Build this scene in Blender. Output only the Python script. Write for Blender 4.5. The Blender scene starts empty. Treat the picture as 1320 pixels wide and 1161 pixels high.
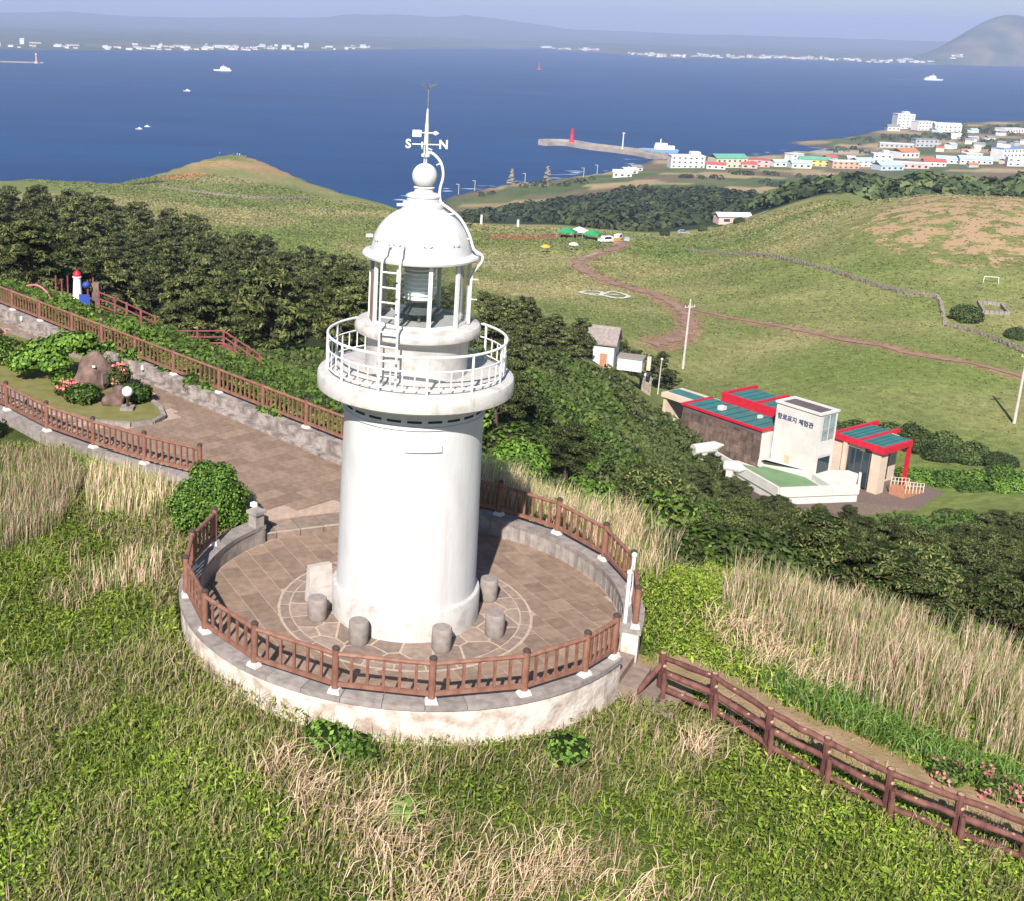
import bpy, bmesh, math, random
import numpy as np
from mathutils import Vector, Matrix

# ------------------------------------------------------------------ camera, sky, sun, exposure
scene = bpy.context.scene
COL = scene.collection
PITCH = math.atan(453/1600); ROLL = math.radians(1.7)
_f = Vector((0, math.cos(PITCH), -math.sin(PITCH))); _u = Vector((0, math.sin(PITCH), math.cos(PITCH))); _r = Vector((1, 0, 0))
_R = _r*math.cos(ROLL) + _u*math.sin(ROLL); _U = _u*math.cos(ROLL) - _r*math.sin(ROLL)
cam_data = bpy.data.cameras.new('camera'); cam = bpy.data.objects.new('camera', cam_data); COL.objects.link(cam)
cam.matrix_world = Matrix(((_R.x, _U.x, -_f.x, -1.504), (_R.y, _U.y, -_f.y, -24.233), (_R.z, _U.z, -_f.z, 12.052), (0, 0, 0, 1)))
cam_data.sensor_width = 36; cam_data.lens = 43.64; cam_data.shift_x = .1667; cam_data.shift_y = -.0761
cam_data.clip_start = .5; cam_data.clip_end = 40000
scene.camera = cam

SUN_EL = math.radians(39); SUN_AZ = math.radians(195)          # azimuth clockwise from +Y, where the sun stands
world = bpy.data.worlds.new('World'); scene.world = world; world.use_nodes = True
wn = world.node_tree.nodes; wl = world.node_tree.links
bg = wn['Background']; sky = wn.new('ShaderNodeTexSky'); sky.sky_type = 'NISHITA'; sky.sun_disc = False
sky.sun_elevation = SUN_EL; sky.sun_rotation = SUN_AZ; sky.altitude = 100; sky.air_density = 1.0; sky.dust_density = .6; sky.ozone_density = 3.0
wl.new(sky.outputs[0], bg.inputs[0]); bg.inputs[1].default_value = .06
sun_data = bpy.data.lights.new('sun', 'SUN'); sun = bpy.data.objects.new('sun', sun_data); COL.objects.link(sun)
sun_data.energy = 4.9; sun_data.angle = math.radians(.55); sun_data.color = (1, .94, .86)
_d = Vector((-math.sin(SUN_AZ)*math.cos(SUN_EL), -math.cos(SUN_AZ)*math.cos(SUN_EL), -math.sin(SUN_EL)))
sun.rotation_euler = _d.to_track_quat('-Z', 'Y').to_euler(); sun.location = (0, -40, 60)
vs = scene.view_settings; vs.view_transform = 'Standard'; vs.look = 'None'; vs.exposure = .88; vs.gamma = 1; vs.use_curve_mapping = False
scene.cycles.max_bounces = 5; scene.cycles.diffuse_bounces = 2; scene.cycles.transparent_max_bounces = 10; scene.cycles.volume_bounces = 0
scene.cycles.caustics_reflective = False; scene.cycles.caustics_refractive = False

# ------------------------------------------------------------------ helpers
rng = np.random.default_rng(7); random.seed(7)
PI = math.pi
def rad(a): return math.radians(a)

def M(name, c1, c2=None, scale=4., rough=.75, bump=0., bscale=30., metal=0., spec=.3, orand=0., detail=4., lo=.35, hi=.65, nrough=.5, streak=None, attr=None, stretch=None, coord='Object'):
    """procedural material: two tones mixed by noise, bump from a second noise, tone shifted for each object"""
    m = bpy.data.materials.new(name); m.use_nodes = True
    n = m.node_tree.nodes; l = m.node_tree.links; b = n['Principled BSDF']
    b.inputs['Roughness'].default_value = rough; b.inputs['Metallic'].default_value = metal; b.inputs['Specular IOR Level'].default_value = spec
    tc = n.new('ShaderNodeTexCoord'); src = tc.outputs[coord]
    if stretch:
        mp = n.new('ShaderNodeMapping'); mp.inputs['Scale'].default_value = stretch; l.new(src, mp.inputs[0]); src = mp.outputs[0]
    col = None
    if attr:
        a = n.new('ShaderNodeAttribute'); a.attribute_name = attr; col = a.outputs['Color']
    if c2 is not None:
        t = n.new('ShaderNodeTexNoise'); t.inputs['Scale'].default_value = scale; t.inputs['Detail'].default_value = detail; t.inputs['Roughness'].default_value = nrough; l.new(src, t.inputs['Vector'])
        r = n.new('ShaderNodeMapRange'); r.inputs[1].default_value = lo; r.inputs[2].default_value = hi; l.new(t.outputs[0], r.inputs[0])
        x = n.new('ShaderNodeMix'); x.data_type = 'RGBA'; l.new(r.outputs[0], x.inputs[0])
        x.inputs[6].default_value = (*c1, 1); x.inputs[7].default_value = (*c2, 1)
        if col is not None:
            y = n.new('ShaderNodeMix'); y.data_type = 'RGBA'; y.blend_type = 'MULTIPLY'; y.inputs[0].default_value = 1
            l.new(col, y.inputs[6]); l.new(x.outputs[2], y.inputs[7]); col = y.outputs[2]
        else: col = x.outputs[2]
    if streak:
        mp2 = n.new('ShaderNodeMapping'); mp2.inputs['Scale'].default_value = (3.2, 3.2, .16); l.new(tc.outputs[coord], mp2.inputs[0]); t2 = n.new('ShaderNodeTexNoise'); t2.inputs['Scale'].default_value = 1.5; t2.inputs['Detail'].default_value = 10; t2.inputs['Roughness'].default_value = .68; l.new(mp2.outputs[0], t2.inputs['Vector'])
        r2 = n.new('ShaderNodeMapRange'); r2.inputs[1].default_value = .52; r2.inputs[2].default_value = .78; r2.inputs[4].default_value = streak[1]; l.new(t2.outputs[0], r2.inputs[0])
        x2 = n.new('ShaderNodeMix'); x2.data_type = 'RGBA'; l.new(r2.outputs[0], x2.inputs[0]); l.new(col, x2.inputs[6]); x2.inputs[7].default_value = (*streak[0], 1); col = x2.outputs[2]
        v2 = n.new('ShaderNodeTexNoise'); v2.inputs['Scale'].default_value = 5.5; v2.inputs['Detail'].default_value = 9; v2.inputs['Roughness'].default_value = .7; l.new(tc.outputs[coord], v2.inputs['Vector'])
        r3 = n.new('ShaderNodeMapRange'); r3.inputs[1].default_value = .66; r3.inputs[2].default_value = .74; r3.inputs[4].default_value = streak[1]*.9; l.new(v2.outputs[0], r3.inputs[0])
        x3 = n.new('ShaderNodeMix'); x3.data_type = 'RGBA'; l.new(r3.outputs[0], x3.inputs[0]); l.new(col, x3.inputs[6]); x3.inputs[7].default_value = (.36, .31, .27, 1); col = x3.outputs[2]
    if orand:
        oi = n.new('ShaderNodeObjectInfo'); r = n.new('ShaderNodeMapRange'); r.inputs[3].default_value = 1-orand; r.inputs[4].default_value = 1+orand
        l.new(oi.outputs['Random'], r.inputs[0])
        y = n.new('ShaderNodeMix'); y.data_type = 'RGBA'; y.blend_type = 'MULTIPLY'; y.inputs[0].default_value = 1
        if col is not None: l.new(col, y.inputs[6])
        else: y.inputs[6].default_value = (*c1, 1)
        l.new(r.outputs[0], y.inputs[7]); col = y.outputs[2]
    if col is not None: l.new(col, b.inputs['Base Color'])
    else: b.inputs['Base Color'].default_value = (*c1, 1)
    if bump:
        t = n.new('ShaderNodeTexNoise'); t.inputs['Scale'].default_value = bscale; t.inputs['Detail'].default_value = 5; l.new(src, t.inputs['Vector'])
        bp = n.new('ShaderNodeBump'); bp.inputs['Strength'].default_value = bump; bp.inputs['Distance'].default_value = .05
        l.new(t.outputs[0], bp.inputs['Height']); l.new(bp.outputs[0], b.inputs['Normal'])
    return m

class MB:
    """collects shapes into one mesh"""
    def __init__(s): s.v = []; s.f = []
    def add(s, vs, fs):
        k = len(s.v); s.v += [tuple(map(float, p)) for p in vs]; s.f += [tuple(i+k for i in f) for f in fs]; return s
    def box(s, c, d, rz=0., taper=1., rot=None):
        x, y, z = d[0]/2, d[1]/2, d[2]/2; P = []
        for sz, t in ((-1, 1), (1, taper)):
            for sx, sy in ((-1,-1), (1,-1), (1,1), (-1,1)):
                p = Vector((sx*x*t, sy*y*t, sz*z))
                if rz: p = Matrix.Rotation(rz, 3, 'Z') @ p
                if rot is not None: p = rot @ p
                P.append(p + Vector(c))
        return s.add(P, [(3,2,1,0), (4,5,6,7), (0,1,5,4), (1,2,6,5), (2,3,7,6), (3,0,4,7)])
    def tube(s, pts, r, n=8, cap=True, rz=None):
        pts = [Vector(p) for p in pts]; rs = r if isinstance(r, (list, tuple)) else [r]*len(pts); V = []; F = []
        prev = None
        for i, p in enumerate(pts):
            t = (pts[min(i+1, len(pts)-1)] - pts[max(i-1, 0)]).normalized()
            a = Vector((0, 0, 1)) if abs(t.z) < .95 else Vector((1, 0, 0))
            if prev is not None: a = prev
            e = (a - t*a.dot(t)).normalized(); g = t.cross(e); prev = e
            for k in range(n):
                q = 2*PI*k/n + (PI/n if n == 4 else 0); V.append(p + e*math.cos(q)*rs[i] + g*math.sin(q)*rs[i])
        for i in range(len(pts)-1):
            for k in range(n):
                k2 = (k+1) % n; F.append((i*n+k, i*n+k2, (i+1)*n+k2, (i+1)*n+k))
        if cap: F.append(tuple(range(n))[::-1]); F.append(tuple((len(pts)-1)*n+k for k in range(n)))
        return s.add(V, F)
    def lathe(s, prof, n=48, c=(0, 0), a0=0., a1=2*PI):
        full = abs(a1-a0-2*PI) < 1e-6; m = n if full else n+1; V = []; F = []
        for r, z in prof:
            for k in range(m):
                a = a0 + (a1-a0)*k/n; V.append((c[0]+r*math.cos(a), c[1]+r*math.sin(a), z))
        for i in range(len(prof)-1):
            for k in range(n):
                k2 = (k+1) % m; F.append((i*m+k, i*m+k2, (i+1)*m+k2, (i+1)*m+k))
        return s.add(V, F)
    def ring(s, r0, r1, z0, z1, c=(0, 0), a0=0., a1=2*PI, n=64):
        s.lathe([(r1, z0), (r1, z1), (r0, z1), (r0, z0), (r1, z0)], n, c, a0, a1)
        if abs(a1-a0-2*PI) > 1e-6:
            for a, fl in ((a0, 0), (a1, 1)):
                q = [(c[0]+r*math.cos(a), c[1]+r*math.sin(a), z) for r, z in ((r0, z0), (r1, z0), (r1, z1), (r0, z1))]
                s.add(q, [(3,2,1,0) if fl else (0,1,2,3)])
        return s
    def prism(s, poly, z0, z1):
        n = len(poly)
        ar = sum(poly[i][0]*poly[(i+1) % n][1] - poly[(i+1) % n][0]*poly[i][1] for i in range(n))
        if ar < 0: poly = poly[::-1]
        V = [(p[0], p[1], z0) for p in poly] + [(p[0], p[1], z1) for p in poly]
        F = [tuple(range(n))[::-1], tuple(range(n, 2*n))] + [(i, (i+1) % n, n+(i+1) % n, n+i) for i in range(n)]
        return s.add(V, F)
    def ball(s, c, r, n=12, m=8, sq=(1, 1, 1)):
        prof = []; V = []; F = []
        for j in range(m+1):
            t = -PI/2 + PI*j/m
            for k in range(n):
                a = 2*PI*k/n; V.append((c[0]+r*sq[0]*math.cos(t)*math.cos(a), c[1]+r*sq[1]*math.cos(t)*math.sin(a), c[2]+r*sq[2]*math.sin(t)))
        for j in range(m):
            for k in range(n): F.append((j*n+k, j*n+(k+1) % n, (j+1)*n+(k+1) % n, (j+1)*n+k))
        return s.add(V, F)
    def mesh(s, name, mat=None, smooth=False):
        me = bpy.data.meshes.new(name); me.from_pydata(s.v, [], s.f); me.validate()
        if mat: me.materials.append(mat)
        if smooth:
            me.shade_smooth()
            try: me.set_sharp_from_angle(angle=rad(40))
            except Exception: pass
        me.update(); return me
    def build(s, name, mat, parent=None, smooth=False, **kw): return put(name, s.mesh(name, mat, smooth), parent, **kw)

def put(name, me, parent=None, loc=None, rz=0., scale=None, rot=None):
    o = bpy.data.objects.new(name, me); COL.objects.link(o)
    if parent is not None: o.parent = parent
    if loc is not None: o.location = loc
    if rz: o.rotation_euler = (0, 0, rz)
    if rot is not None: o.rotation_euler = rot
    if scale is not None: o.scale = scale
    return o
def tag(o, label=None, cat=None, group=None, kind=None):
    if label: o['label'] = label
    if cat: o['category'] = cat
    if group: o['group'] = group
    if kind: o['kind'] = kind
    return o
def thing(name, label, cat, loc=(0, 0, 0), rz=0., group=None, scale=None):
    o = bpy.data.objects.new(name, None); COL.objects.link(o); o.location = loc; o.rotation_euler = (0, 0, rz)
    o.empty_display_size = .2
    if scale is not None: o.scale = scale
    return tag(o, label, cat, group)
def fast_mesh(name, V, F4, mat, cols=None, tri=False):
    """big mesh from arrays; F4 is (n,4) or (n,3)"""
    k = F4.shape[1]; me = bpy.data.meshes.new(name)
    me.vertices.add(len(V)); me.vertices.foreach_set('co', np.ascontiguousarray(V, dtype=np.float32).ravel())
    me.loops.add(F4.size); me.loops.foreach_set('vertex_index', np.ascontiguousarray(F4, dtype=np.int32).ravel())
    me.polygons.add(len(F4)); me.polygons.foreach_set('loop_start', np.arange(0, F4.size, k, dtype=np.int32))
    if cols is not None:
        a = me.color_attributes.new('Col', 'FLOAT_COLOR', 'POINT'); c = np.ones((len(V), 4), np.float32); c[:, :3] = cols; a.data.foreach_set('color', c.ravel())
    me.materials.append(mat); me.update(calc_edges=True); return me
def inpoly(x, y, poly):
    x = np.asarray(x, float); y = np.asarray(y, float); ins = np.zeros(x.shape, bool); n = len(poly)
    for i in range(n):
        (ax, ay), (bx, by) = poly[i], poly[(i+1) % n]
        ins ^= ((ay > y) != (by > y)) & (x < (bx-ax)*(y-ay)/(by-ay+1e-12) + ax)
    return ins
def vnoise(x, y, s=1., seed=0):
    """smooth value noise in 0..1"""
    x = np.asarray(x, float)/s + 31.7*seed; y = np.asarray(y, float)/s - 17.3*seed
    xi = np.floor(x).astype(np.int64); yi = np.floor(y).astype(np.int64); fx = x-xi; fy = y-yi
    fx = fx*fx*(3-2*fx); fy = fy*fy*(3-2*fy)
    def h(a, b):
        n = (a*374761393 + b*668265263 + seed*974711) & 0x7fffffff; n = ((n ^ (n >> 13))*1274126177) & 0x7fffffff
        return ((n ^ (n >> 16)) & 0xffff)/65535.
    return (h(xi, yi)*(1-fx)+h(xi+1, yi)*fx)*(1-fy) + (h(xi, yi+1)*(1-fx)+h(xi+1, yi+1)*fx)*fy
def fbm(x, y, s, seed=0, o=3): return sum(vnoise(x, y, s/2**i, seed+i)*.5**i for i in range(o))/sum(.5**i for i in range(o))
def sstep(a, b, x): t = np.clip((x-a)/(b-a), 0, 1); return t*t*(3-2*t)
def clip_half(poly, nx, ny, d):
    """part of a convex polygon where nx*x+ny*y <= d"""
    out = []; n = len(poly)
    for i in range(n):
        p, q = poly[i], poly[(i+1) % n]; a = nx*p[0]+ny*p[1]-d; b = nx*q[0]+ny*q[1]-d
        if a <= 0: out.append(p)
        if (a < 0 < b) or (b < 0 < a): t = a/(a-b); out.append((p[0]+(q[0]-p[0])*t, p[1]+(q[1]-p[1])*t))
    return out
def area2(poly): return abs(sum(poly[i][0]*poly[(i+1) % len(poly)][1]-poly[(i+1) % len(poly)][0]*poly[i][1] for i in range(len(poly))))
def scatter(poly, mind, nmax, tries=40, seed=1, others=None):
    """random points in a polygon with a least spacing"""
    r = np.random.default_rng(seed); P = np.array(poly, float); lo = P.min(0); hi = P.max(0); pts = list(others or []); out = []
    for _ in range(nmax*tries):
        if len(out) >= nmax: break
        q = r.uniform(lo, hi)
        if not inpoly(q[0], q[1], poly): continue
        if all((q[0]-a[0])**2+(q[1]-a[1])**2 > mind*mind for a in pts): pts.append(q); out.append((float(q[0]), float(q[1])))
    return out

# ------------------------------------------------------------------ shape of the land
SEA = -115.0
CP = [(-8.7,45.4,-7),(-16.1,42.2,-3.5),(-8.6,95.6,-18.6),(-24.4,124,-20.5),(-39.3,131.2,-19.3),(-68.7,216.6,-25.7),(-38.1,213,-28.8),
 (-7.4,185.7,-31.2),(19.2,159.6,-31.2),(31.6,137.4,-30.3),(3.2,35.6,-6.7),(8.1,50.2,-9.2),(10.3,44.8,-10.5),(24.9,103.1,-24.2),(24.6,72.3,-23.7),
 (10.3,24.4,-9.2),(12.9,21.6,-10),(19.9,31.8,-15.8),(23.2,30.5,-15.9),(32.3,37.1,-18.6),(21.9,14.2,-9.9),(36.9,40.2,-17.9),(51.6,105.3,-40.8),
 (42,108.8,-38.3),(65.1,110.2,-39.3),(39.1,222.4,-43.4),(55.7,193.4,-42),(57.4,182.6,-44.1),(94.8,145.3,-40.5),(79,125.5,-40.2),(74.6,105,-36.5),
 (77.3,159.6,-40),(105.6,196.1,-39.7),(89,230.1,-43.7),(78.2,398.3,-56.8),(43.9,343,-54.3),(13.2,405.5,-55.8),(-12.9,375.6,-54.4),(-111.6,484,-56.1),
 (-80.7,489.7,-57.2),(-45.3,453.8,-56.8),(-6.9,495.7,-61.6),(-63.9,612.7,-55.3),(-88.4,589.6,-58.2),(-103.5,526.4,-60.6),(-36.4,614.8,-60.3),
 (-7.9,575.7,-65.8),(13.7,535.6,-66.3),(168,338,-31.2),(182.1,314.2,-29.3),(156.9,364.8,-38.2),(139.6,382,-48.6),(117,389.1,-57.2),(128.5,268.2,-38),
 (137.2,230.5,-39),(151.7,268.1,-33.5),(92.6,568.3,-77.7),(56.2,573,-80.4),(145.6,557.5,-76.4),(168,540,-70),(104.4,413.1,-59.8),(242.5,842.1,-92.9),
 (191.4,854.9,-96.4),(314,818.6,-92.2),
 # hill top
 (0,0,-.3),(4.5,0,-.45),(-4.5,0,0),(0,-5,-.3),(3.4,-3.7,-.45),(-3.6,-3.6,-.1),(0,-6.2,-.45),(0,-9,-1.25),(0,-14,-3),(-6,-9,-1.1),(-7,-4,-.45),(-9,0,-.3),(-8,4,0),(-10,7,.0),(-14,9,-.05),
 (-20,5,-1.5),(-12,-6,-1.2),(5,-8,-1.3),(9,-10,-2.1),(12,-6,-2.1),(5.7,-2.2,-.7),(7,-4.2,-1.05),(8.3,-6.2,-1.45),(9.8,-7,-1.6),
 (8,.5,-1),(11,-2,-1.6),(10,4,-1.5),(14,2,-2.3),(12,7,-2.9),(15,8,-4.4),(18,5,-4.6),(15,-4,-2.6),(20,3,-5.3),(3,6.5,-.15),(6,5,-.6),(4,9,-1.2),(7,10,-2.7),(0,9,.0),
 (2,14,-2.2),(8,16,-5.7),(-3,13,-.2),(-6,17,-.1),(-10,22,0),(-14.5,27,.1),(-3,18,-1.2),(-8,24,-1),(-12,32,-1.3),(-25,40,-1),(-20,30,0),
 (2,22,-3.5),(-6,10,.05),(-12,17,.05),(-18,24,.1),(-30,30,-.5),(-4.5,6,.05),
 (-60,60,-12),(-60,0,-18),(-50,-40,-25),(0,-60,-28),(50,-40,-28),(60,20,-28),(100,60,-36),(-120,150,-35),(-150,300,-48),(-250,100,-60),(0,-200,-80),(250,50,-45),(260,250,-44),
 (-250,450,-60),(230,330,-37),(215,395,-43),(400,520,-62),(300,700,-84),(178,478,-52),(201,476,-45),(235,483,-44),(265,468,-43),(283,458,-43),(330,520,-58),(260,560,-66),(200,440,-50),(240,440,-49),
 (63,860,-109),(133,960,-108),(221,1060,-109),(300,1220,-111),(414,1260,-110),(489,1320,-110),(600,1400,-111),(400,1150,-107),(600,1250,-107),
 (560,1480,-112),(700,1650,-111),(820,1820,-111),(1000,1930,-111),(800,1500,-107),(1000,1700,-107),(130,820,-104),(700,1000,-95),(1300,1900,-105),(1300,1000,-90),(30,640,-92),(52,760,-104)]
COAST = [(-700,-700),(-600,300),(-330,520),(-190,540),(-140,575),(-118,640),(-95,695),(-62,725),(-25,700),(0,650),(22,600),(38,660),(50,760),(63,888),(90,936),(133,988),
 (178,1033),(221,1087),(275,1175),(302,1235),(344,1270),(414,1289),(446,1314),(489,1366),(574,1408),(523,1495),(640,1600),(707,1697),(816,1853),(952,1947),
 (1092,2030),(1400,2100),(2600,1800),(2600,-700)]
_cp = np.array(CP, float)
def _warp(x, y):
    r = np.hypot(x, y) + 1e-6
    s = np.log1p(r/14.0)*10
    return x/r*s, y/r*s
def _phi(d2):
    return d2*np.log(d2 + 1e-9)*.5
def _fit():
    u, v = _warp(_cp[:,0], _cp[:,1]); n = len(u)
    K = _phi((u[:,None]-u)**2 + (v[:,None]-v)**2) + np.eye(n)*.35
    A = np.zeros((n+3, n+3)); A[:n,:n] = K; A[:n,n] = 1; A[:n,n+1] = u; A[:n,n+2] = v; A[n:,:n] = A[:n,n:].T
    return u, v, np.linalg.solve(A, np.r_[_cp[:,2], 0, 0, 0])
_U, _V, _W = _fit()
def coast_dist(x, y):
    """signed distance to the coast line, positive on land"""
    P = np.array(COAST, float); Q = np.roll(P, -1, 0)
    best = np.full(x.shape, 1e18); inside = np.zeros(x.shape, bool)
    for (ax, ay), (bx, by) in zip(P, Q):
        dx, dy = bx-ax, by-ay
        t = np.clip(((x-ax)*dx + (y-ay)*dy)/(dx*dx+dy*dy), 0, 1)
        best = np.minimum(best, (x-ax-t*dx)**2 + (y-ay-t*dy)**2)
        c = ((ay > y) != (by > y)) & (x < (bx-ax)*(y-ay)/(by-ay+1e-12) + ax)
        inside ^= c
    return np.sqrt(best)*np.where(inside, 1, -1)
def H(x, y):
    """ground height"""
    x = np.asarray(x, float); y = np.asarray(y, float); sh = x.shape
    x = x.ravel(); y = y.ravel(); out = np.empty(x.shape)
    for i in range(0, len(x), 20000):
        a, b = x[i:i+20000], y[i:i+20000]
        u, v = _warp(a, b)
        z = _phi((u[:,None]-_U)**2 + (v[:,None]-_V)**2) @ _W[:-3] + _W[-3] + _W[-2]*u + _W[-1]*v
        far = np.hypot(a, b) > 380
        if far.any():
            d = coast_dist(a[far], b[far])
            cap = SEA + np.where(d > 0, np.minimum(d*.25, 3) + np.maximum(d-6, 0)*1.1, d*.3)
            z[far] = np.minimum(np.maximum(z[far], SEA+1.5), cap)
        out[i:i+20000] = z
    return out.reshape(sh)

# ------------------------------------------------------------------ ground, sea, far coast
def lerp(a, b, t): return a + (b-a)*t[..., None]
def seg_dist(x, y, pts):
    best = np.full(x.shape, 1e9)
    for (ax, ay), (bx, by) in zip(pts[:-1], pts[1:]):
        dx, dy = bx-ax, by-ay; t = np.clip(((x-ax)*dx+(y-ay)*dy)/(dx*dx+dy*dy), 0, 1); best = np.minimum(best, np.hypot(x-ax-t*dx, y-ay-t*dy))
    return best
def ground_colour(x, y):
    r = np.hypot(x, y); A = lambda *c: np.broadcast_to(np.array(c, float), x.shape+(3,))
    g = fbm(x, y, 38, 3, 4); c = lerp(A(.165, .19, .064), A(.275, .245, .12), sstep(.36, .68, g))
    c = lerp(c, A(.125, .175, .04), sstep(.56, .75, fbm(x, y, 60, 9, 3))*.7)
    # dry straw patches on the mound
    mound = np.exp(-(((x-165)/62)**2 + ((y-285)/75)**2))
    c = lerp(c, A(.15, .15, .055), sstep(.5, .9, mound)*.5)
    for pts_, hw in (([(92,396),(87.4,372.8),(76.6,350.5),(64.6,323.3),(63.1,298.4),(66.4,275.4),(69.8,258),(70.9,241),(70.1,229),(66.3,212.5),(60.5,200.7),(53.5,189.7)], 2.6), ([(70.2,240),(80.7,224),(86.8,210),(90.7,193.6),(96,180.5),(104.3,175.8),(112,166)], 1.7)):
        sd = seg_dist(x, y, pts_) + 2.4*(fbm(x, y, 6, 19, 3)-.5); c = lerp(c, A(.27, .165, .115), sstep(hw+1.2, hw-.6, sd)*.8)
    # headland: bare red soil, tan flank
    hd = np.exp(-(((x+60)/60)**2 + ((y-590)/45)**2)); p = sstep(.55, .66, fbm(x, y, 22, 31, 3)+.12*hd)*sstep(.35, .7, hd); c = lerp(c, A(.38, .24, .13), p*.8)
    hd3 = np.exp(-(((x+88)/10)**2 + ((y-518)/6)**2)); c = lerp(c, A(.07, .055, .045), sstep(.4, .7, hd3)); hd2 = np.exp(-(((x+74)/12)**2 + ((y-533)/8)**2))+.4*(fbm(x, y, 8, 17, 3)-.5); c = lerp(c, A(.40, .18, .09), sstep(.3, .8, hd2))
    # trodden red earth beside the tents
    t = np.exp(-(((x-62)/19)**2 + ((y-400)/15)**2)); c = lerp(c, A(.30, .135, .08), sstep(.4, .7, t+.35*(fbm(x, y, 9, 5)-.5))*.85)
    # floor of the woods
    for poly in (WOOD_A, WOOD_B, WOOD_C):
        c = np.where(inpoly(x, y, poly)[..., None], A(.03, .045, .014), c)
    # low land by the sea: parcels
    low = sstep(700, 860, r); ca, sa = math.cos(.35), math.sin(.35); X = x*ca+y*sa; Y = -x*sa+y*ca
    cell = np.floor(X/62+.6*vnoise(0*X, Y, 40, 4)).astype(np.int64)*131 + np.floor(Y/30).astype(np.int64)*977
    k = ((cell*2654435761) >> 8) & 7
    pal = np.array([(.09,.12,.04), (.36,.28,.16), (.12,.14,.05), (.17,.115,.08), (.08,.11,.035), (.33,.25,.14), (.10,.12,.05), (.15,.13,.07)])
    c = c*(1-low)[..., None] + pal[k]*low[..., None]
    far = r > 380; d = np.full(x.shape, 999.)
    if far.any(): d[far] = coast_dist(x[far], y[far])
    c = lerp(c, A(.075, .065, .055), sstep(16, 6, d + 8*(vnoise(x, y, 20, 2)-.5))*far)
    b = np.exp(-(((x-520)/70)**2 + ((y-1360)/40)**2)); c = lerp(c, A(.42, .36, .29), sstep(.35, .6, b)*low)
    # hill top under the grass
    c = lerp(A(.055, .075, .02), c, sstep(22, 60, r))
    return c*(.97*(.82+.36*fbm(x, y, 10, 57, 3)))[..., None]
def dryness(x, y): return sstep(.25, .75, np.exp(-(((x-172)/58)**2 + ((y-288)/72)**2))) + .75*sstep(.4, .8, np.exp(-(((x+60)/45)**2 + ((y-585)/30)**2)))
PATH_POLY = [(-3.79,4.02),(1.26,6.04),(1.0,6.35),(-17.4,26.6),(-30,40),(-40,36),(-24,21.4),(-11.9,12.0),(-8.5,9.0),(-5.2,6.5)]
ISLAND = [(-6.85,11.6),(-7.1,12.5),(-8.4,14.8),(-10.2,17.3),(-12.5,19.8),(-16,23),(-22,28),(-26,25),(-16,17.6),(-13,14.6),(-11,12.5),(-9,10.95),(-7.7,10.75),(-7.1,11)]
WOOD_A = [(-60,48),(-40,46),(-22,50),(-12,56),(0,50),(6,58),(12,75),(20,100),(28,130),(22,160),(-5,190),(-38,217),(-72,224),(-100,215),(-90,140),(-70,80)]
WOOD_B = [(6,17),(11,13),(18,12),(28,18),(38,30),(46,44),(64,88),(62,98),(52,97),(42,92),(35,76),(27,60),(16,53),(9,46),(4,34),(3,24)]
WOOD_C = [(40,520),(95,495),(140,480),(160,452),(200,440),(240,432),(330,430),(400,520),(430,620),(390,770),(250,770),(170,800),(95,810),(58,700)]
th = np.concatenate([np.arange(45, 120, .3), np.arange(120, 405, 2.)]); th = np.radians(th)
rr = [3.6]
while rr[-1] < 2350: rr.append(rr[-1] + max(.45, rr[-1]*(.010 if 190 < rr[-1] < 470 else .022)))
rr = np.array(rr); TH, RR = np.meshgrid(th, rr); gx = RR*np.cos(TH); gy = RR*np.sin(TH); gz = H(gx, gy)
mid = sstep(25, 60, RR)*(RR < 700); gz = gz + mid*((fbm(gx, gy, 14, 41, 3)-.5)*.9)
_in = np.hypot(gx-.1, gy-.2) < 5.0; gz = np.where(_in, np.minimum(gz, -.4), gz)
gz = np.where(inpoly(gx, gy, PATH_POLY), np.minimum(gz, -.05), gz)
nr, na = gx.shape; idx = np.arange(nr*na).reshape(nr, na); nx_ = np.roll(idx, -1, 1)
quads = np.stack([idx[:-1], nx_[:-1], nx_[1:], idx[1:]], -1).reshape(-1, 4)[:, ::-1]
m_ground = M('meadow_ground', (.66, .68, .6), (1.3, 1.27, 1.2), scale=.6, detail=14, nrough=.72, rough=.95, spec=.1, attr='Col', bump=.8, bscale=1.5)
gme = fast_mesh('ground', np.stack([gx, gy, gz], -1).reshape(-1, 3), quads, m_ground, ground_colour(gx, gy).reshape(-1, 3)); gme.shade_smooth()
_a = gme.attributes.new('Dry', 'FLOAT', 'POINT'); _a.data.foreach_set('value', dryness(gx, gy).astype(np.float32).ravel())
_n = m_ground.node_tree.nodes; _l = m_ground.node_tree.links; _b = _n['Principled BSDF']; _src = _b.inputs['Base Color'].links[0].from_socket
_at = _n.new('ShaderNodeAttribute'); _at.attribute_name = 'Dry'; _tc = _n.new('ShaderNodeTexCoord'); _tn = _n.new('ShaderNodeTexNoise'); _tn.inputs['Scale'].default_value = .17; _tn.inputs['Detail'].default_value = 12; _tn.inputs['Roughness'].default_value = .66; _l.new(_tc.outputs['Object'], _tn.inputs['Vector'])
_ad = _n.new('ShaderNodeMath'); _ad.operation = 'MULTIPLY_ADD'; _ad.inputs[1].default_value = .285; _l.new(_at.outputs['Fac'], _ad.inputs[0]); _l.new(_tn.outputs[0], _ad.inputs[2])
_mr = _n.new('ShaderNodeMapRange'); _mr.inputs[1].default_value = .755; _mr.inputs[2].default_value = .80; _l.new(_ad.outputs[0], _mr.inputs[0])
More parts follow.
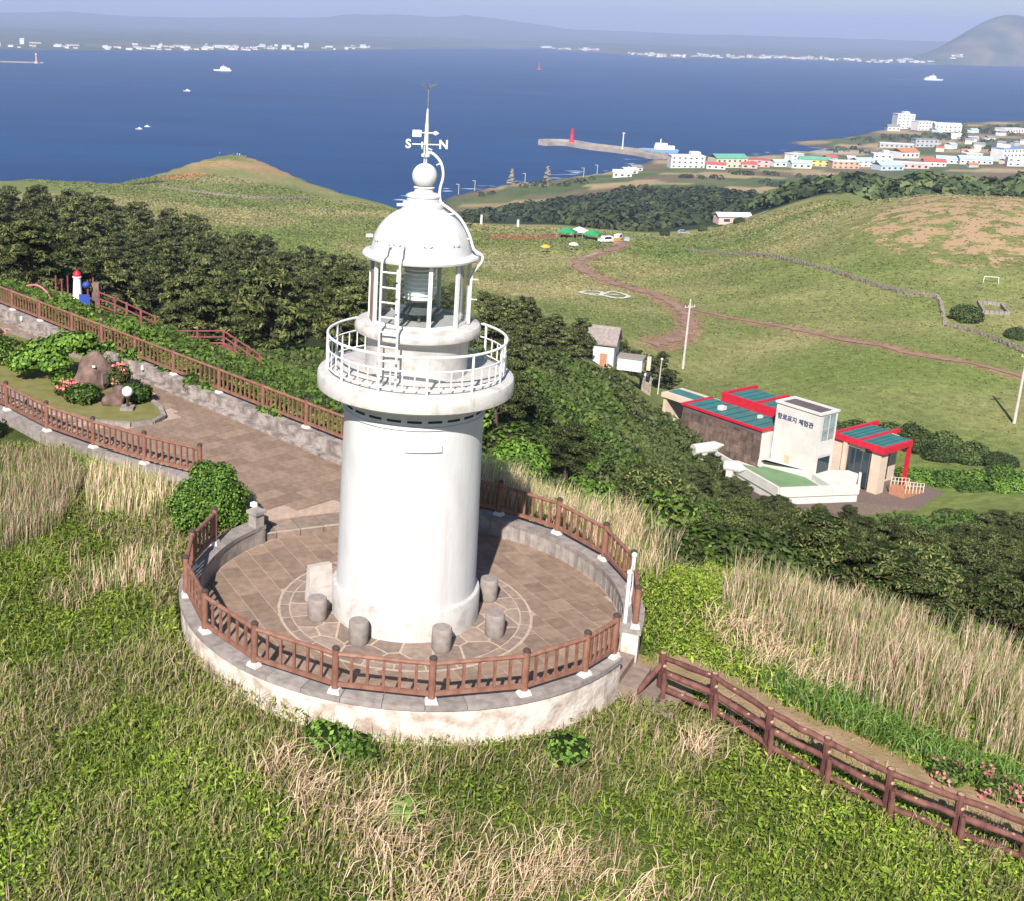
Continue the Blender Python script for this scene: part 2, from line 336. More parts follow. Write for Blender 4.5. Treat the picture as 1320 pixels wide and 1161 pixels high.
_mx = _n.new('ShaderNodeMix'); _mx.data_type = 'RGBA'; _mx.inputs[7].default_value = (.36, .245, .145, 1); _l.new(_mr.outputs[0], _mx.inputs[0]); _l.new(_src, _mx.inputs[6]); _l.new(_mx.outputs[2], _b.inputs['Base Color'])
tag(put('ground', gme), kind='structure')

m_sea = M('sea_water', (.0004, .024, .092), (.002, .05, .16), scale=.0035, rough=.45, spec=.07, detail=12, nrough=.66, lo=.3, hi=.7, stretch=(1, 3.2, 1), bump=1., bscale=.09)
s = MB(); s.add([(-13000, -3000, SEA), (13000, -3000, SEA), (13000, 19000, SEA), (-13000, 19000, SEA)], [(0, 1, 2, 3)]); tag(s.build('sea', m_sea), kind='structure')

def mesh_h(x, y):
    """height of the built ground mesh"""
    x = np.asarray(x, float); y = np.asarray(y, float); r = np.hypot(x, y); a = np.degrees(np.arctan2(y, x)); a = np.where(a < 45, a+360, a); td = np.degrees(th); td2 = np.append(td, td[0]+360)
    i = np.clip(np.searchsorted(rr, r)-1, 0, len(rr)-2); j = np.clip(np.searchsorted(td2, a)-1, 0, len(td)-1); j2 = (j+1) % len(td)
    u = np.clip((r-rr[i])/(rr[i+1]-rr[i]), 0, 1); v = (a-td2[j])/(td2[j+1]-td2[j]); return (gz[i, j]*(1-u)+gz[i+1, j]*u)*(1-v) + (gz[i, j2]*(1-u)+gz[i+1, j2]*u)*v

# far coast: shore line, plain and hills on it
SHORE = [(-2600,3300),(-1300,4160),(-1190,4310),(-720,4680),(-170,5380),(430,6670),(1150,7600),(1460,6040),(2150,6480),(2850,6280),(3830,6650),(5600,6500)]
def far_height(a, t, d0):
    """a azimuth from +Y, t metres behind the shore"""
    x = np.sin(a)*(d0+t); y = np.cos(a)*(d0+t); z = SEA + np.minimum(t*.05, 5) + sstep(100, 2500, t)*12
    deg = np.degrees(a)
    for az, w, tt, tw, h in ((26.6,1.9,700,560,205),(28.8,2.2,800,700,115),(31.5,2.5,900,800,60)): z = z + h*np.exp(-((deg-az)/w)**2 - ((t-tt)/tw)**2)
    zr = np.interp(deg, [-40,-20,-16,-14,-12.4,-9.9,-7,-4.5,-1.9,.2,1.6,3.65,5,7.1,9.8,15,18,23,28,40], [10,5,-20,5,32,-4,0,22,34,86,96,72,112,62,-12,-20,-14,-15,-15,-15])
    z = z + (zr+98)*np.exp(-((d0+t-14000)/1500)**2)
    return x, y, z + sstep(150, 900, t)*(fbm(x, y, 420, 8, 3)-.5)*22
az = np.radians(np.arange(-34, 40, .25)); sa_ = np.array([math.atan2(p[0], p[1]) for p in SHORE]); sd_ = np.array([math.hypot(*p) for p in SHORE])
d0 = np.interp(az, sa_, sd_) + 110*(fbm(np.degrees(az), az*0, 2.2, 5, 4)-.5)
tt = np.concatenate([[-60, 0], np.geomspace(30, 11500, 70)]); A2, T2 = np.meshgrid(az, tt); fx, fy, fz = far_height(A2, T2, d0[None, :]); fz[0] = SEA-6; fz[1] = SEA+.5
k = np.arange(fx.size).reshape(fx.shape); fq = np.stack([k[:-1, :-1], k[:-1, 1:], k[1:, 1:], k[1:, :-1]], -1).reshape(-1, 4)
fc = lerp(np.broadcast_to(np.array((.085, .105, .075)), fx.shape+(3,)), np.broadcast_to(np.array((.16, .14, .09)), fx.shape+(3,)), sstep(.5, .62, fbm(fx, fy, 160, 6, 3))*sstep(1300, 300, T2))
fme = fast_mesh('far_coast', np.stack([fx, fy, fz], -1).reshape(-1, 3), fq, M('far_land', (.8,.8,.8), (1.2,1.2,1.2), scale=.01, rough=1, spec=0, attr='Col'), fc.reshape(-1, 3)); fme.shade_smooth()
tag(put('far_coast', fme), kind='structure')

# trails, road and dry stone walls on the meadow
def ribbon(pts, w, lift, n=14, jit=.0, seed=0):
    """a strip draped over the ground"""
    P = [np.array(p[:2], float) for p in pts]; Q = []
    for i in range(len(P)-1):
        p0 = P[max(i-1, 0)]; p1 = P[i]; p2 = P[i+1]; p3 = P[min(i+2, len(P)-1)]
        for j in range(n):
            t = j/n; Q.append(.5*((2*p1)+(-p0+p2)*t+(2*p0-5*p1+4*p2-p3)*t*t+(-p0+3*p1-3*p2+p3)*t**3))
    Q.append(P[-1]); Q = np.array(Q); T = np.gradient(Q, axis=0); T /= np.linalg.norm(T, axis=1)[:, None]; N = np.c_[-T[:, 1], T[:, 0]]
    ww = w*(1 + jit*(vnoise(np.arange(len(Q))*1.7, 0*Q[:, 0], 2, seed)-.5)*2); rows = []
    for k in np.linspace(-.5, .5, 7):
        q = Q + N*(ww*k)[:, None]; z = mesh_h(q[:, 0], q[:, 1])
        rows.append(np.c_[q, z + lift - .05*abs(k)])
    V = np.stack(rows, 1); m = len(Q); k = np.arange(m*7).reshape(m, 7)
    return Q, V.reshape(-1, 3), np.stack([k[:-1, :-1], k[1:, :-1], k[1:, 1:], k[:-1, 1:]], -1).reshape(-1, 4)[:, ::-1]
m_trail = M('trodden_earth', (.225, .13, .095), (.30, .20, .15), scale=.4, rough=.95, spec=.1, bump=.4, bscale=4)
m_track = M('dusty_track', (.36, .30, .21), (.27, .23, .15), scale=.3, rough=.95, spec=.1)
def strip(name, pts, w, mat, lift=.22, jit=.3):
    _, V, F = ribbon(pts, w, lift, jit=jit, seed=len(name)); me = fast_mesh(name, V, F, mat); me.shade_smooth(); return tag(put(name, me), kind='structure')
strip('path_red_earth', [(92,396),(87.4,372.8),(76.6,350.5),(64.6,323.3),(63.1,298.4),(66.4,275.4),(69.8,258),(70.9,241),(70.1,229),(66.3,212.5),(60.5,200.7),(53.5,189.7)], 2.2, m_trail, .13, .7)
strip('path_meadow', [(70.2,240),(80.7,224),(86.8,210),(90.7,193.6),(96,180.5),(104.3,175.8),(112,166)], 1.3, m_trail, .13, .7)
strip('path_field_edge', [(30,318),(36.8,320),(53.3,328.7),(66.6,334.6),(75,348)], 2.0, m_track, .14)
strip('road_to_village', [(84,378),(93.4,400.7),(110,432),(121.8,448.8),(141,444.6),(160,452)], 3.6, m_track, .15, .1)
strip('path_far_field', [(-16,462),(20,452),(48,440),(62,424),(76,408)], 2.4, m_track, .14)

m_stone = M('field_stone', (.16, .14, .11), (.28, .24, .19), scale=2.5, rough=.95, spec=.1, orand=.2)
def stone_wall(label, pts, h=.9, w=.7, step=.62, seed=3):
    r = random.Random(seed); Q, _, _ = ribbon(pts, 1, 0, n=8); mb = MB(); acc = 0; last = Q[0]
    z = H(Q[:, 0], Q[:, 1])
    for i in range(1, len(Q)):
        L = np.linalg.norm(Q[i]-Q[i-1]); k = max(1, int(L/step)); a = math.atan2(*(Q[i]-Q[i-1])[::-1])
        for j in range(k):
            t = (j+.5)/k; q = Q[i-1]*(1-t)+Q[i]*t; zz = z[i-1]*(1-t)+z[i]*t
            for lv in range(2):
                mb.box((q[0]+r.uniform(-.12,.12), q[1]+r.uniform(-.12,.12), zz+h*(.2+.45*lv)+r.uniform(-.08,.08)), (L/k*r.uniform(.85,1.15), w*r.uniform(.8,1.1)*(1-.2*lv), h*.55), a+r.uniform(-.3,.3), r.uniform(.75,.95))
    return tag(mb.build('stone_wall', m_stone), label, 'wall', kind='thing')
stone_wall('long dry stone wall running down the flank of the mound', [(107.1,371.6),(109.8,318.5),(110.4,278.4),(112.8,250.7),(115.5,232.7),(120,226.4)])
stone_wall('short stone wall dropping from the long wall beside the dark bush', [(120,226.2),(118.2,219.9),(111.2,202.6)], seed=5)
stone_wall('stone wall along the meadow below the two dark bushes', [(111,202.2),(114.9,197.5),(118,187.2),(124,178)], seed=6)
stone_wall('low stone wall across the foot of the headland', [(-79.6,493),(-59.5,473.2),(-34.5,471),(-16.5,490.2)], h=1.1, w=1.2, step=1.4, seed=7)

# ------------------------------------------------------------------ platform round the lighthouse
PC = (.1, .2); R_OUT = 4.92; R_IN = 4.52; WALL_Z = .45; PATH_Z = .3
m_conc = M('pale_concrete', (.36, .32, .285), (.23, .205, .19), scale=3, rough=.9, bump=.25, bscale=25, spec=.2)
m_coping = M('grey_coping', (.29, .255, .237), (.2, .172, .16), scale=6, rough=.9, bump=.2, bscale=30, orand=.12, spec=.2)
m_render = M('flaking_whitewash', (.66, .585, .525), (.36, .285, .235), scale=3.2, rough=.9, bump=.4, bscale=14, lo=.42, hi=.66, detail=8, spec=.2)
m_tile = M('brown_flagstone', (.20, .138, .102), (.26, .185, .14), scale=5, rough=.85, bump=.2, bscale=40, orand=.16, spec=.2, detail=6)
m_joint = M('mortar_bed', (.42, .32, .26), (.34, .255, .2), scale=8, rough=.95, spec=.1)
m_joint2 = M('pale_mortar', (.44, .35, .28), (.36, .28, .22), scale=8, rough=.95, spec=.1)
m_crazy = M('crazy_paving_stone', (.20, .15, .122), (.275, .21, .172), scale=6, rough=.85, bump=.25, bscale=35, orand=.2, spec=.2)
plat = MB(); plat.lathe([(0, -.05), (R_OUT-.02, -.05)], 72, PC)
plat = plat.lathe([(R_OUT-.05, -1.6), (R_OUT-.05, WALL_Z-.13)], 96, PC, rad(138), rad(323)) 
platform = thing('lighthouse_platform', 'round walled stone platform that the white lighthouse stands on', 'platform')
bed = MB(); bed.lathe([(0, -.010), (R_IN+.02, -.010)], 72, PC); bed.lathe([(R_IN+.02, -1.7), (R_IN+.02, -.010)], 72, PC); bed.build('paving_bed', m_joint, platform)
GAP0, GAP1 = rad(-36), rad(-22)                                     # doorway towards the trail
ARCS = [(rad(137), rad(324)), (rad(338), rad(430))]
for a0, a1 in ARCS:
    n = int((a1-a0)*16)
    MB().ring(R_IN+.03, R_OUT-.04, -1.7, WALL_Z-.1, PC, a0, a1, n).build('parapet_wall', m_render, platform)
    MB().ring(R_IN-.012, R_IN+.028, -.06, WALL_Z-.102, PC, a0+.003, a1-.003, n).build('inner_facing', m_conc, platform)
    k = max(3, round((a1-a0)*R_OUT/.75))
    for j in range(k):                                              # coping stones
        b0 = a0+(a1-a0)*j/k+.0012; b1 = a0+(a1-a0)*(j+1)/k-.0012
        MB().ring(R_IN-.03, R_OUT, WALL_Z-.098, WALL_Z, PC, b0, b1, 6).build('coping_stone', m_coping, platform)
# vertical seams on the inner face
for j in range(26):
    a = rad(-18) + j*rad(3.3)
    c, s = math.cos(a), math.sin(a)
    MB().box((PC[0]+(R_IN-.018)*c, PC[1]+(R_IN-.018)*s, .16), (.016, .05+.05*(j % 3), .37), a).build('wall_rib', m_coping, platform)
# flagstones in a square grid, cut by the ring and the wall
TS = .47; ta = rad(24); ct, st = math.cos(ta), math.sin(ta)
tile_cache = {}
for i in range(-11, 12):
    for j in range(-11, 12):
        o = (.5*TS if i % 2 else 0)
        sq = [((i+a)*TS, (j+b)*TS+o) for a, b in ((.011/TS, .011/TS), (1-.011/TS, .011/TS), (1-.011/TS, 1-.011/TS), (.011/TS, 1-.011/TS))]
        sq = [(ct*p[0]-st*p[1], st*p[0]+ct*p[1]) for p in sq]
        full = sq
        for q in range(48): sq = clip_half(sq, math.cos(2*PI*q/48), math.sin(2*PI*q/48), R_IN-.045) if sq else sq
        if len(sq) < 3: continue
        cx = sum(p[0] for p in sq)/len(sq); cy = sum(p[1] for p in sq)/len(sq); wx, wy = cx+PC[0], cy+PC[1]; rr0 = math.hypot(wx, wy)
        if rr0 < 2.35: continue
        if rr0 < 3.4:
            nx, ny = wx/rr0, wy/rr0; sq = clip_half(sq, -nx, -ny, -(2.72 - nx*PC[0] - ny*PC[1]))
        if len(sq) < 3 or area2(sq) < .02: continue
        MB().prism([(p[0]+PC[0], p[1]+PC[1]) for p in sq], -.028, random.uniform(-.002, .003)).build('flagstone', m_tile, platform)
# kerb ring and crazy paving round the tower
MB().lathe([(1.4, .001), (2.72, .001)], 64).build('mortar_ring', m_joint2, platform)
for j in range(26):
    MB().ring(2.48, 2.66, -.03, .010, (0, 0), 2*PI*j/26+.008, 2*PI*(j+1)/26-.008, 3).build('ring_stone', m_crazy, platform)
rs = random.Random(12); seeds = []
for j in range(46):
    for _ in range(60):
        a = rs.uniform(0, 2*PI); r_ = math.sqrt(rs.uniform(1.5**2, 2.42**2)); p = (r_*math.cos(a), r_*math.sin(a))
        if all((p[0]-q[0])**2+(p[1]-q[1])**2 > .36**2 for q in seeds): seeds.append(p); break
for p in seeds:
    poly = [(p[0]-.6, p[1]-.6), (p[0]+.6, p[1]-.6), (p[0]+.6, p[1]+.6), (p[0]-.6, p[1]+.6)]
    for q in seeds:
        if q is p: continue
        dx, dy = q[0]-p[0], q[1]-p[1]; L = math.hypot(dx, dy)
        if L < 1.4 and poly: poly = clip_half(poly, dx/L, dy/L, (dx*(p[0]+q[0])+dy*(p[1]+q[1]))/2/L-.026)
    for q in range(40):
        if poly: poly = clip_half(poly, math.cos(2*PI*q/40), math.sin(2*PI*q/40), 2.44)
    if len(poly) >= 3: MB().prism(poly, -.03, rs.uniform(.006, .011)).build('crazy_paving_stone', m_crazy, platform)
# steps up to the path, gate pillar
def step_box(name, p0, p1, depth, z0, z1, mat, parent):
    dx, dy = p1[0]-p0[0], p1[1]-p0[1]; L = math.hypot(dx, dy); nx, ny = -dy/L, dx/L
    return MB().prism([p0, p1, (p1[0]+nx*depth, p1[1]+ny*depth), (p0[0]+nx*depth, p0[1]+ny*depth)], z0, z1).build(name, mat, parent)
for j in range(9):
    t0, t1 = j/9+.002, (j+1)/9-.002; P0, P1 = (-3.5, 3.28), (1.55, 5.3)
    a_ = (P0[0]+(P1[0]-P0[0])*t0, P0[1]+(P1[1]-P0[1])*t0); b_ = (P0[0]+(P1[0]-P0[0])*t1, P0[1]+(P1[1]-P0[1])*t1)
    step_box('step_stone', a_, b_, .78, -.4, .15+random.uniform(-.004, .004), m_crazy, platform)
    step_box('step_edge', (a_[0], a_[1]), (b_[0], b_[1]), .07, .151, .163, m_joint2, platform)
pil = MB(); pil.box((-3.42, 3.2, .38), (.26, .26, .78), rad(47)); pil.box((-3.42, 3.2, .81), (.34, .34, .08), rad(47)); pil.build('gate_pillar', m_conc, platform)
MB().box((-3.5, 3.42, .9), (.12, .12, .1), rad(47)).build('pillar_light', M('white_enamel', (.8, .8, .8), rough=.4), platform)

# ------------------------------------------------------------------ brown post and baluster fences
m_fence = M('brown_fence_paint', (.18, .078, .053), (.25, .128, .092), scale=9, rough=.6, bump=.15, bscale=40, orand=.08, stretch=(1, 1, .35))
m_cap = M('dark_cap', (.06, .045, .04), rough=.4)
m_white = M('white_block', (.64, .62, .59), (.5, .48, .46), scale=8, rough=.7)
post_me = MB().tube([(0,0,0), (0,0,.86)], .066, 10).mesh('post', m_fence, True)
cap_me = MB().lathe([(0.0, .925), (.04, .918), (.072, .89), (.075, .86), (.0, .858)], 12).mesh('post_cap', m_cap, True)
base_me = MB().box((0, 0, .04), (.24, .2, .09), 0, .75).mesh('post_base', m_white)
bal_me = MB().box((0, 0, .355), (.05, .04, .55)).mesh('baluster', m_fence)
rail_me = MB().tube([(0,0,0), (1,0,0)], .044, 8).mesh('rail', m_fence, True)
rail2_me = MB().box((.5, 0, 0), (1, .065, .075)).mesh('rail', m_fence)
def fence(name, label, pts, nbal, skip=(), h=.86, skip_post=()):
    f = thing(name, label, 'fence', (pts[0][0], pts[0][1], pts[0][2]), 0); o = Vector(pts[0])
    for i, p in enumerate(pts):
        p = Vector(p)-o; rz = 0
        q = Vector(pts[min(i+1, len(pts)-1)]) - Vector(pts[max(i-1, 0)]); rz = math.atan2(q.y, q.x)
        if i not in skip_post:
            pt = put('post', post_me, f, p, rz); put('cap', cap_me, pt); put('post_base', base_me, f, p, rz)
        if i == len(pts)-1 or i in skip: continue
        e = Vector(pts[i+1])-Vector(pts[i]); L = e.length; a = math.atan2(e.y, e.x); d = e/L
        put('top_rail', rail_me, f, p+d*.05+Vector((0, 0, h-.1)), a, (L-.1, 1, 1)).rotation_euler[1] = -math.asin(d.z)
        put('bottom_rail', rail2_me, f, p+d*.05+Vector((0, 0, .17)), a, (L-.1, 1, 1)).rotation_euler[1] = -math.asin(d.z)
        for j in range(nbal):
            t = (j+1)/(nbal+1); b = put('baluster', bal_me, f, p+e*t+Vector((0, 0, .1)), a)
    return f
def pp(deg, r=4.77, z=WALL_Z): return (PC[0]+r*math.cos(rad(deg)), PC[1]+r*math.sin(rad(deg)), z)
fence('platform_fence', 'brown baluster fence round the front of the lighthouse platform', [pp(a) for a in (157, 173.5, 190, 210, 230, 251, 272, 293, 310.5, 322.5)], 5)
fence('platform_fence', 'brown baluster fence behind the lighthouse up to the white gate', [pp(a) for a in (-20, 1.5, 20, 40, 60, 70)], 6)

# ------------------------------------------------------------------ the lighthouse
m_lh = M('white_lighthouse_paint', (.55, .55, .555), (.455, .447, .435), scale=1.6, rough=.5, bump=.12, bscale=18, lo=.52, hi=.82, detail=9, stretch=(1, 1, .45), streak=((.42, .37, .32), .7))
m_lh2 = M('weathered_white_paint', (.50, .482, .465), (.31, .275, .245), scale=4, rough=.55, bump=.15, bscale=20, lo=.5, hi=.8, detail=9, streak=((.33, .26, .21), .6))
m_wmet = M('white_metal', (.66, .66, .66), (.56, .555, .54), scale=10, rough=.4, lo=.5, hi=.8)
m_slot = M('dark_slot', (.03, .032, .036), rough=.9)
lh = thing('lighthouse', 'round white lighthouse with domed lantern and ringed gallery on the stone platform', 'lighthouse')
MB().lathe([(1.57, -.02), (1.57, .62), (1.55, .66), (1.47, .67), (1.4, .67)], 72).build('plinth', m_lh2, lh, True)
MB().lathe([(1.475, .66), (1.465, 1.5), (1.44, 3.2), (1.42, 4.38), (1.42, 4.44), (1.455, 4.46), (1.455, 4.52), (1.42, 4.54), (1.42, 4.70), (1.5, 4.80), (1.62, 4.88), (1.7, 4.93)], 96).build('tower_body', m_lh, lh, True)
for j in range(22):
    a = 2*PI*j/22+.1; MB().ring(1.415, 1.428, 4.60, 4.645, (0, 0), a-.10, a+.10, 5).build('vent_slot', m_slot, lh)
gal = MB().lathe([(1.5, 4.90), (1.93, 4.92), (1.985, 4.96), (1.995, 5.02), (1.995, 5.20), (1.975, 5.25), (1.92, 5.272), (.9, 5.30)], 96).build('gallery_slab', m_lh2, lh, True)
for s_, zz in ((-.50, 0), ):
    pl = MB(); N = 8
    V = []
    for k in range(N+1):
        a = rad(-90-12+29*k/N+3); V += [(r*math.cos(a), r*math.sin(a), z) for r, z in ((1.44, 4.04), (1.472, 4.04), (1.472, 4.17), (1.44, 4.17))]
    F = [(i*4+j, (i+1)*4+j, (i+1)*4+(j+1) % 4, i*4+(j+1) % 4) for i in range(N) for j in range(4)] + [(0, 1, 2, 3), (N*4+3, N*4+2, N*4+1, N*4)]
    pl.add(V, F).build('name_plate', m_lh, lh)
# gallery railing
rl = MB().lathe([(0, 0)], 3) if False else None
def hoop(R, z, r, n=72): 
    m = MB(); V = []; F = []
    for k in range(n):
        a = 2*PI*k/n
        for j in range(8):
            b = 2*PI*j/8; V.append(((R+r*math.cos(b))*math.cos(a), (R+r*math.cos(b))*math.sin(a), z+r*math.sin(b)))
    for k in range(n):
        for j in range(8): F.append((k*8+j, ((k+1) % n)*8+j, ((k+1) % n)*8+(j+1) % 8, k*8+(j+1) % 8))
    return m.add(V, F)
RR_ = 1.80
for z, r in ((6.02, .028), (5.74, .016), (5.38, .016)): hoop(RR_, z, r).build('guard_rail', m_wmet, lh, True)
bigp = MB().tube([(0, 0, 5.26), (0, 0, 6.02)], .026, 8).mesh('rail_post', m_wmet, True); smlp = MB().tube([(0, 0, 5.38), (0, 0, 5.74)], .014, 6).mesh('rail_bar', m_wmet, True)
for j in range(48):
    a = 2*PI*(j+.5)/48; put('rail_post' if j % 4 == 0 else 'rail_bar', bigp if j % 4 == 0 else smlp, lh, (RR_*math.cos(a), RR_*math.sin(a), 0))
# service drum and lantern sill
MB().lathe([(1.03, 5.28), (1.03, 5.98), (1.07, 6.05), (1.18, 6.09), (1.25, 6.12), (1.265, 6.17), (1.265, 6.24), (1.235, 6.30), (1.12, 6.335), (.2, 6.34)], 72).build('service_drum', m_lh2, lh, True)
# lantern: mullions, panes, lens
m_glass = bpy.data.materials.new('lantern_glass'); m_glass.use_nodes = True
_n = m_glass.node_tree.nodes; _l = m_glass.node_tree.links; _n.remove(_n['Principled BSDF'])
_t = _n.new('ShaderNodeBsdfTransparent'); _t.inputs[0].default_value = (.93, .95, .95, 1); _g = _n.new('ShaderNodeBsdfGlossy'); _g.inputs['Roughness'].default_value = .03; _x = _n.new('ShaderNodeMixShader'); _lw = _n.new('ShaderNodeLayerWeight'); _pw = _n.new('ShaderNodeMath'); _pw.operation = 'POWER'; _pw.inputs[1].default_value = 3; _l.new(_lw.outputs['Facing'], _pw.inputs[0]); _fr = _n.new('ShaderNodeMath'); _fr.operation = 'MULTIPLY_ADD'; _fr.inputs[1].default_value = .5; _fr.inputs[2].default_value = .03; _l.new(_pw.outputs[0], _fr.inputs[0])
_l.new(_fr.outputs[0], _x.inputs[0]); _l.new(_t.outputs[0], _x.inputs[1]); _l.new(_g.outputs[0], _x.inputs[2]); _l.new(_x.outputs[0], _n['Material Output'].inputs[0])
LR = .985; NM = 10; L0, L1 = 6.335, 7.66
for j in range(NM):
    a = 2*PI*j/NM + rad(-81.5); b = a+2*PI/NM
    MB().box((LR*math.cos(a), LR*math.sin(a), (L0+L1)/2), (.05, .075, L1-L0), a).build('mullion', m_wmet, lh)
    p0 = Vector((LR*math.cos(a), LR*math.sin(a), 0)); p1 = Vector((LR*math.cos(b), LR*math.sin(b), 0)); e = (p1-p0); mid_ = (p0+p1)/2
    MB().box((mid_.x*.995, mid_.y*.995, (L0+L1)/2), (.008, e.length-.075, L1-L0-.06), math.atan2(mid_.y, mid_.x)).build('pane', m_glass, lh)
    MB().box((mid_.x*.99, mid_.y*.99, L0+.03), (.05, e.length-.05, .05), math.atan2(mid_.y, mid_.x)).build('sill_bar', m_wmet, lh)
m_lens = M('lens_glass', (.82, .83, .83), (.9, .9, .89), scale=6, rough=.35, spec=.5)
m_dark = M('dark_machinery', (.09, .10, .11), (.16, .17, .18), scale=6, rough=.5)
prof = [(.0, 6.72)] + [(.26+.045*(k % 2)+.03*math.sin(PI*k/14), 6.74+.62*k/14) for k in range(15)] + [(.0, 7.38)]
lens = MB().lathe(prof, 40).build('lens', m_lens, lh, True)
MB().lathe([(.32, 7.36), (.34, 7.40), (.30, 7.45), (.1, 7.5), (0, 7.5)], 32).build('lens_cap', m_wmet, lh, True)
ped = MB(); ped.lathe([(.46, 6.52), (.47, 6.56), (.12, 6.6), (.12, 6.73), (.3, 6.74)], 32); ped.tube([(.3, 0, 6.34), (.3, 0, 6.53)], .03); ped.tube([(-.3, -.1, 6.34), (-.3, -.1, 6.53)], .03); ped.tube([(0, .3, 6.34), (0, .3, 6.53)], .03); ped.tube([(0, -.32, 6.34), (0, -.32, 6.53)], .03); ped.box((.05, .1, 6.43), (.3, .3, .16))
ped.build('lens_pedestal', m_dark, lh, True)
MB().lathe([(0, 6.342), (.93, 6.345)], 40).build('lantern_floor', m_lh2, lh)
# the wall panel behind the ladder
MB().ring(.94, .975, 6.34, 7.66, (0, 0), rad(172), rad(200), 8).build('blind_panel', M('brown_panel', (.22, .13, .10), (.30, .2, .16), scale=5, rough=.6), lh)
# dome
dome = [(.96, 7.60), (1.15, 7.62), (1.165, 7.66), (1.15, 7.70), (1.0, 7.735)] + [(.985*math.cos(t), 7.735+.90*math.sin(t)) for t in [rad(6+k*5.2) for k in range(12)]] 
dome += [(.40, 8.585), (.405, 8.59), (.41, 8.66), (.40, 8.69), (.33, 8.70), (.33, 8.745), (.325, 8.79), (.345, 8.80), (.345, 8.825), (.28, 8.86), (.2, 8.88), (.185, 8.90), (.185, 8.965), (.21, 8.975), (.2, 8.985), (.16, 9.0)]
MB().lathe(dome, 72).build('dome', m_lh, lh, True)
MB().lathe([(0, 7.64), (1.0, 7.63)], 40).build('dome_ceiling', m_lh2, lh)
MB().ball((0, 0, 9.20), .245, 28, 18).build('ball_vent', m_lh, lh, True)
for k in range(10):                                                 # small hooks round the dome
    a = 2*PI*k/10 + rad(-86); R_ = .965; z = 7.95
    h_ = MB(); c, s_ = math.cos(a), math.sin(a)
    for q in (-1, 1): h_.tube([(R_*.975*c-s_*q*.005, R_*.975*s_+c*q*.005, z-.02), (R_*c-s_*q*.05, R_*s_+c*q*.05, z+.0), (R_*1.015*c-s_*q*.085, R_*1.015*s_+c*q*.085, z+.035)], .010, 6)
    h_.build('dome_hook', M('dull_iron', (.25, .26, .29), rough=.5) if k == 0 else bpy.data.materials['dull_iron'], lh, True)
MB().tube([(-.40, -.05, 8.63), (-.52, -.06, 8.63)], .03, 8).build('spout', m_wmet, lh, True)
MB().tube([(-.97, -.12, 8.02), (-1.1, -.14, 8.02)], .035, 8).build('spout', m_wmet, lh, True)
# spire, compass arms, vane, lightning rod
MB().lathe([(.0, 9.43), (.035, 9.44), (.035, 9.55), (.085, 9.57), (.085, 9.61), (.04, 9.64), (.045, 9.70), (.042, 9.9), (.035, 10.1), (.035, 10.16), (.028, 10.2), (.016, 10.47), (.0, 10.48)], 16).build('spire', m_wmet, lh, True)
arms = MB(); arms.tube([(-.27, 0, 9.80), (.27, 0, 9.80)], .012, 6); arms.tube([(-.07, -.27, 9.80), (.07, .27, 9.80)], .012, 6); arms.tube([(.0, 0, 9.74), (.12, -.03, 9.70)], .012, 6); arms.build('compass_arms', m_wmet, lh, True)
def letter(ch, name, loc, size, rot, mat, parent, ex=.012, bold=.006):
    cu = bpy.data.curves.new(name, 'FONT'); cu.body = ch; cu.size = size; cu.extrude = ex; cu.offset = bold; cu.align_x = 'CENTER'; cu.align_y = 'CENTER'; cu.materials.append(mat)
    t = bpy.data.objects.new(name, cu); COL.objects.link(t); dg = bpy.context.evaluated_depsgraph_get(); me = bpy.data.meshes.new_from_object(t.evaluated_get(dg)); me.name = name
    bpy.data.objects.remove(t); me.materials.clear(); me.materials.append(mat)
    return put(name, me, parent, loc, rot=rot)
letter('N', 'compass_letter', (.335, 0, 9.80), .235, (PI/2, 0, 0), m_wmet, lh); letter('S', 'compass_letter', (-.345, 0, 9.80), .235, (PI/2, 0, 0), m_wmet, lh)
letter('E', 'compass_letter', (-.09, -.34, 9.80), .19, (PI/2, 0, rad(75)), m_wmet, lh); letter('W', 'compass_letter', (.09, .34, 9.80), .19, (PI/2, 0, rad(75)), m_wmet, lh)
vane = MB(); vane.tube([(-.14, .02, 10.02), (.17, -.02, 10.02)], .012, 6); vane.add([(.10, -.013, 10.02), (.17, -.02, 10.065), (.17, -.02, 9.975), (.24, -.03, 10.02), (.17,-.005,10.02), (.17,-.035,10.02)], [(0,1,4),(0,4,2),(3,4,1),(3,2,4),(0,5,1),(0,2,5),(3,1,5),(3,5,2)])
vane.prism([(-.27, .025), (-.10, .005), (-.10, .02), (-.27, .04)], 9.94, 10.07); vane.build('wind_vane', m_wmet, lh)
rod = MB(); rod.tube([(0, 0, 10.47), (0, 0, 10.86)], .008, 6)
for k in range(9):
    a = 2*PI*k/9; rod.tube([(0, 0, 10.84), (.05*math.cos(a), .05*math.sin(a), 10.88), (.15*math.cos(a), .15*math.sin(a), 10.94)], .0055, 5)
rod.build('lightning_rod', M('copper_rod', (.30, .25, .24), (.42, .38, .38), scale=9, rough=.4, metal=.6), lh)
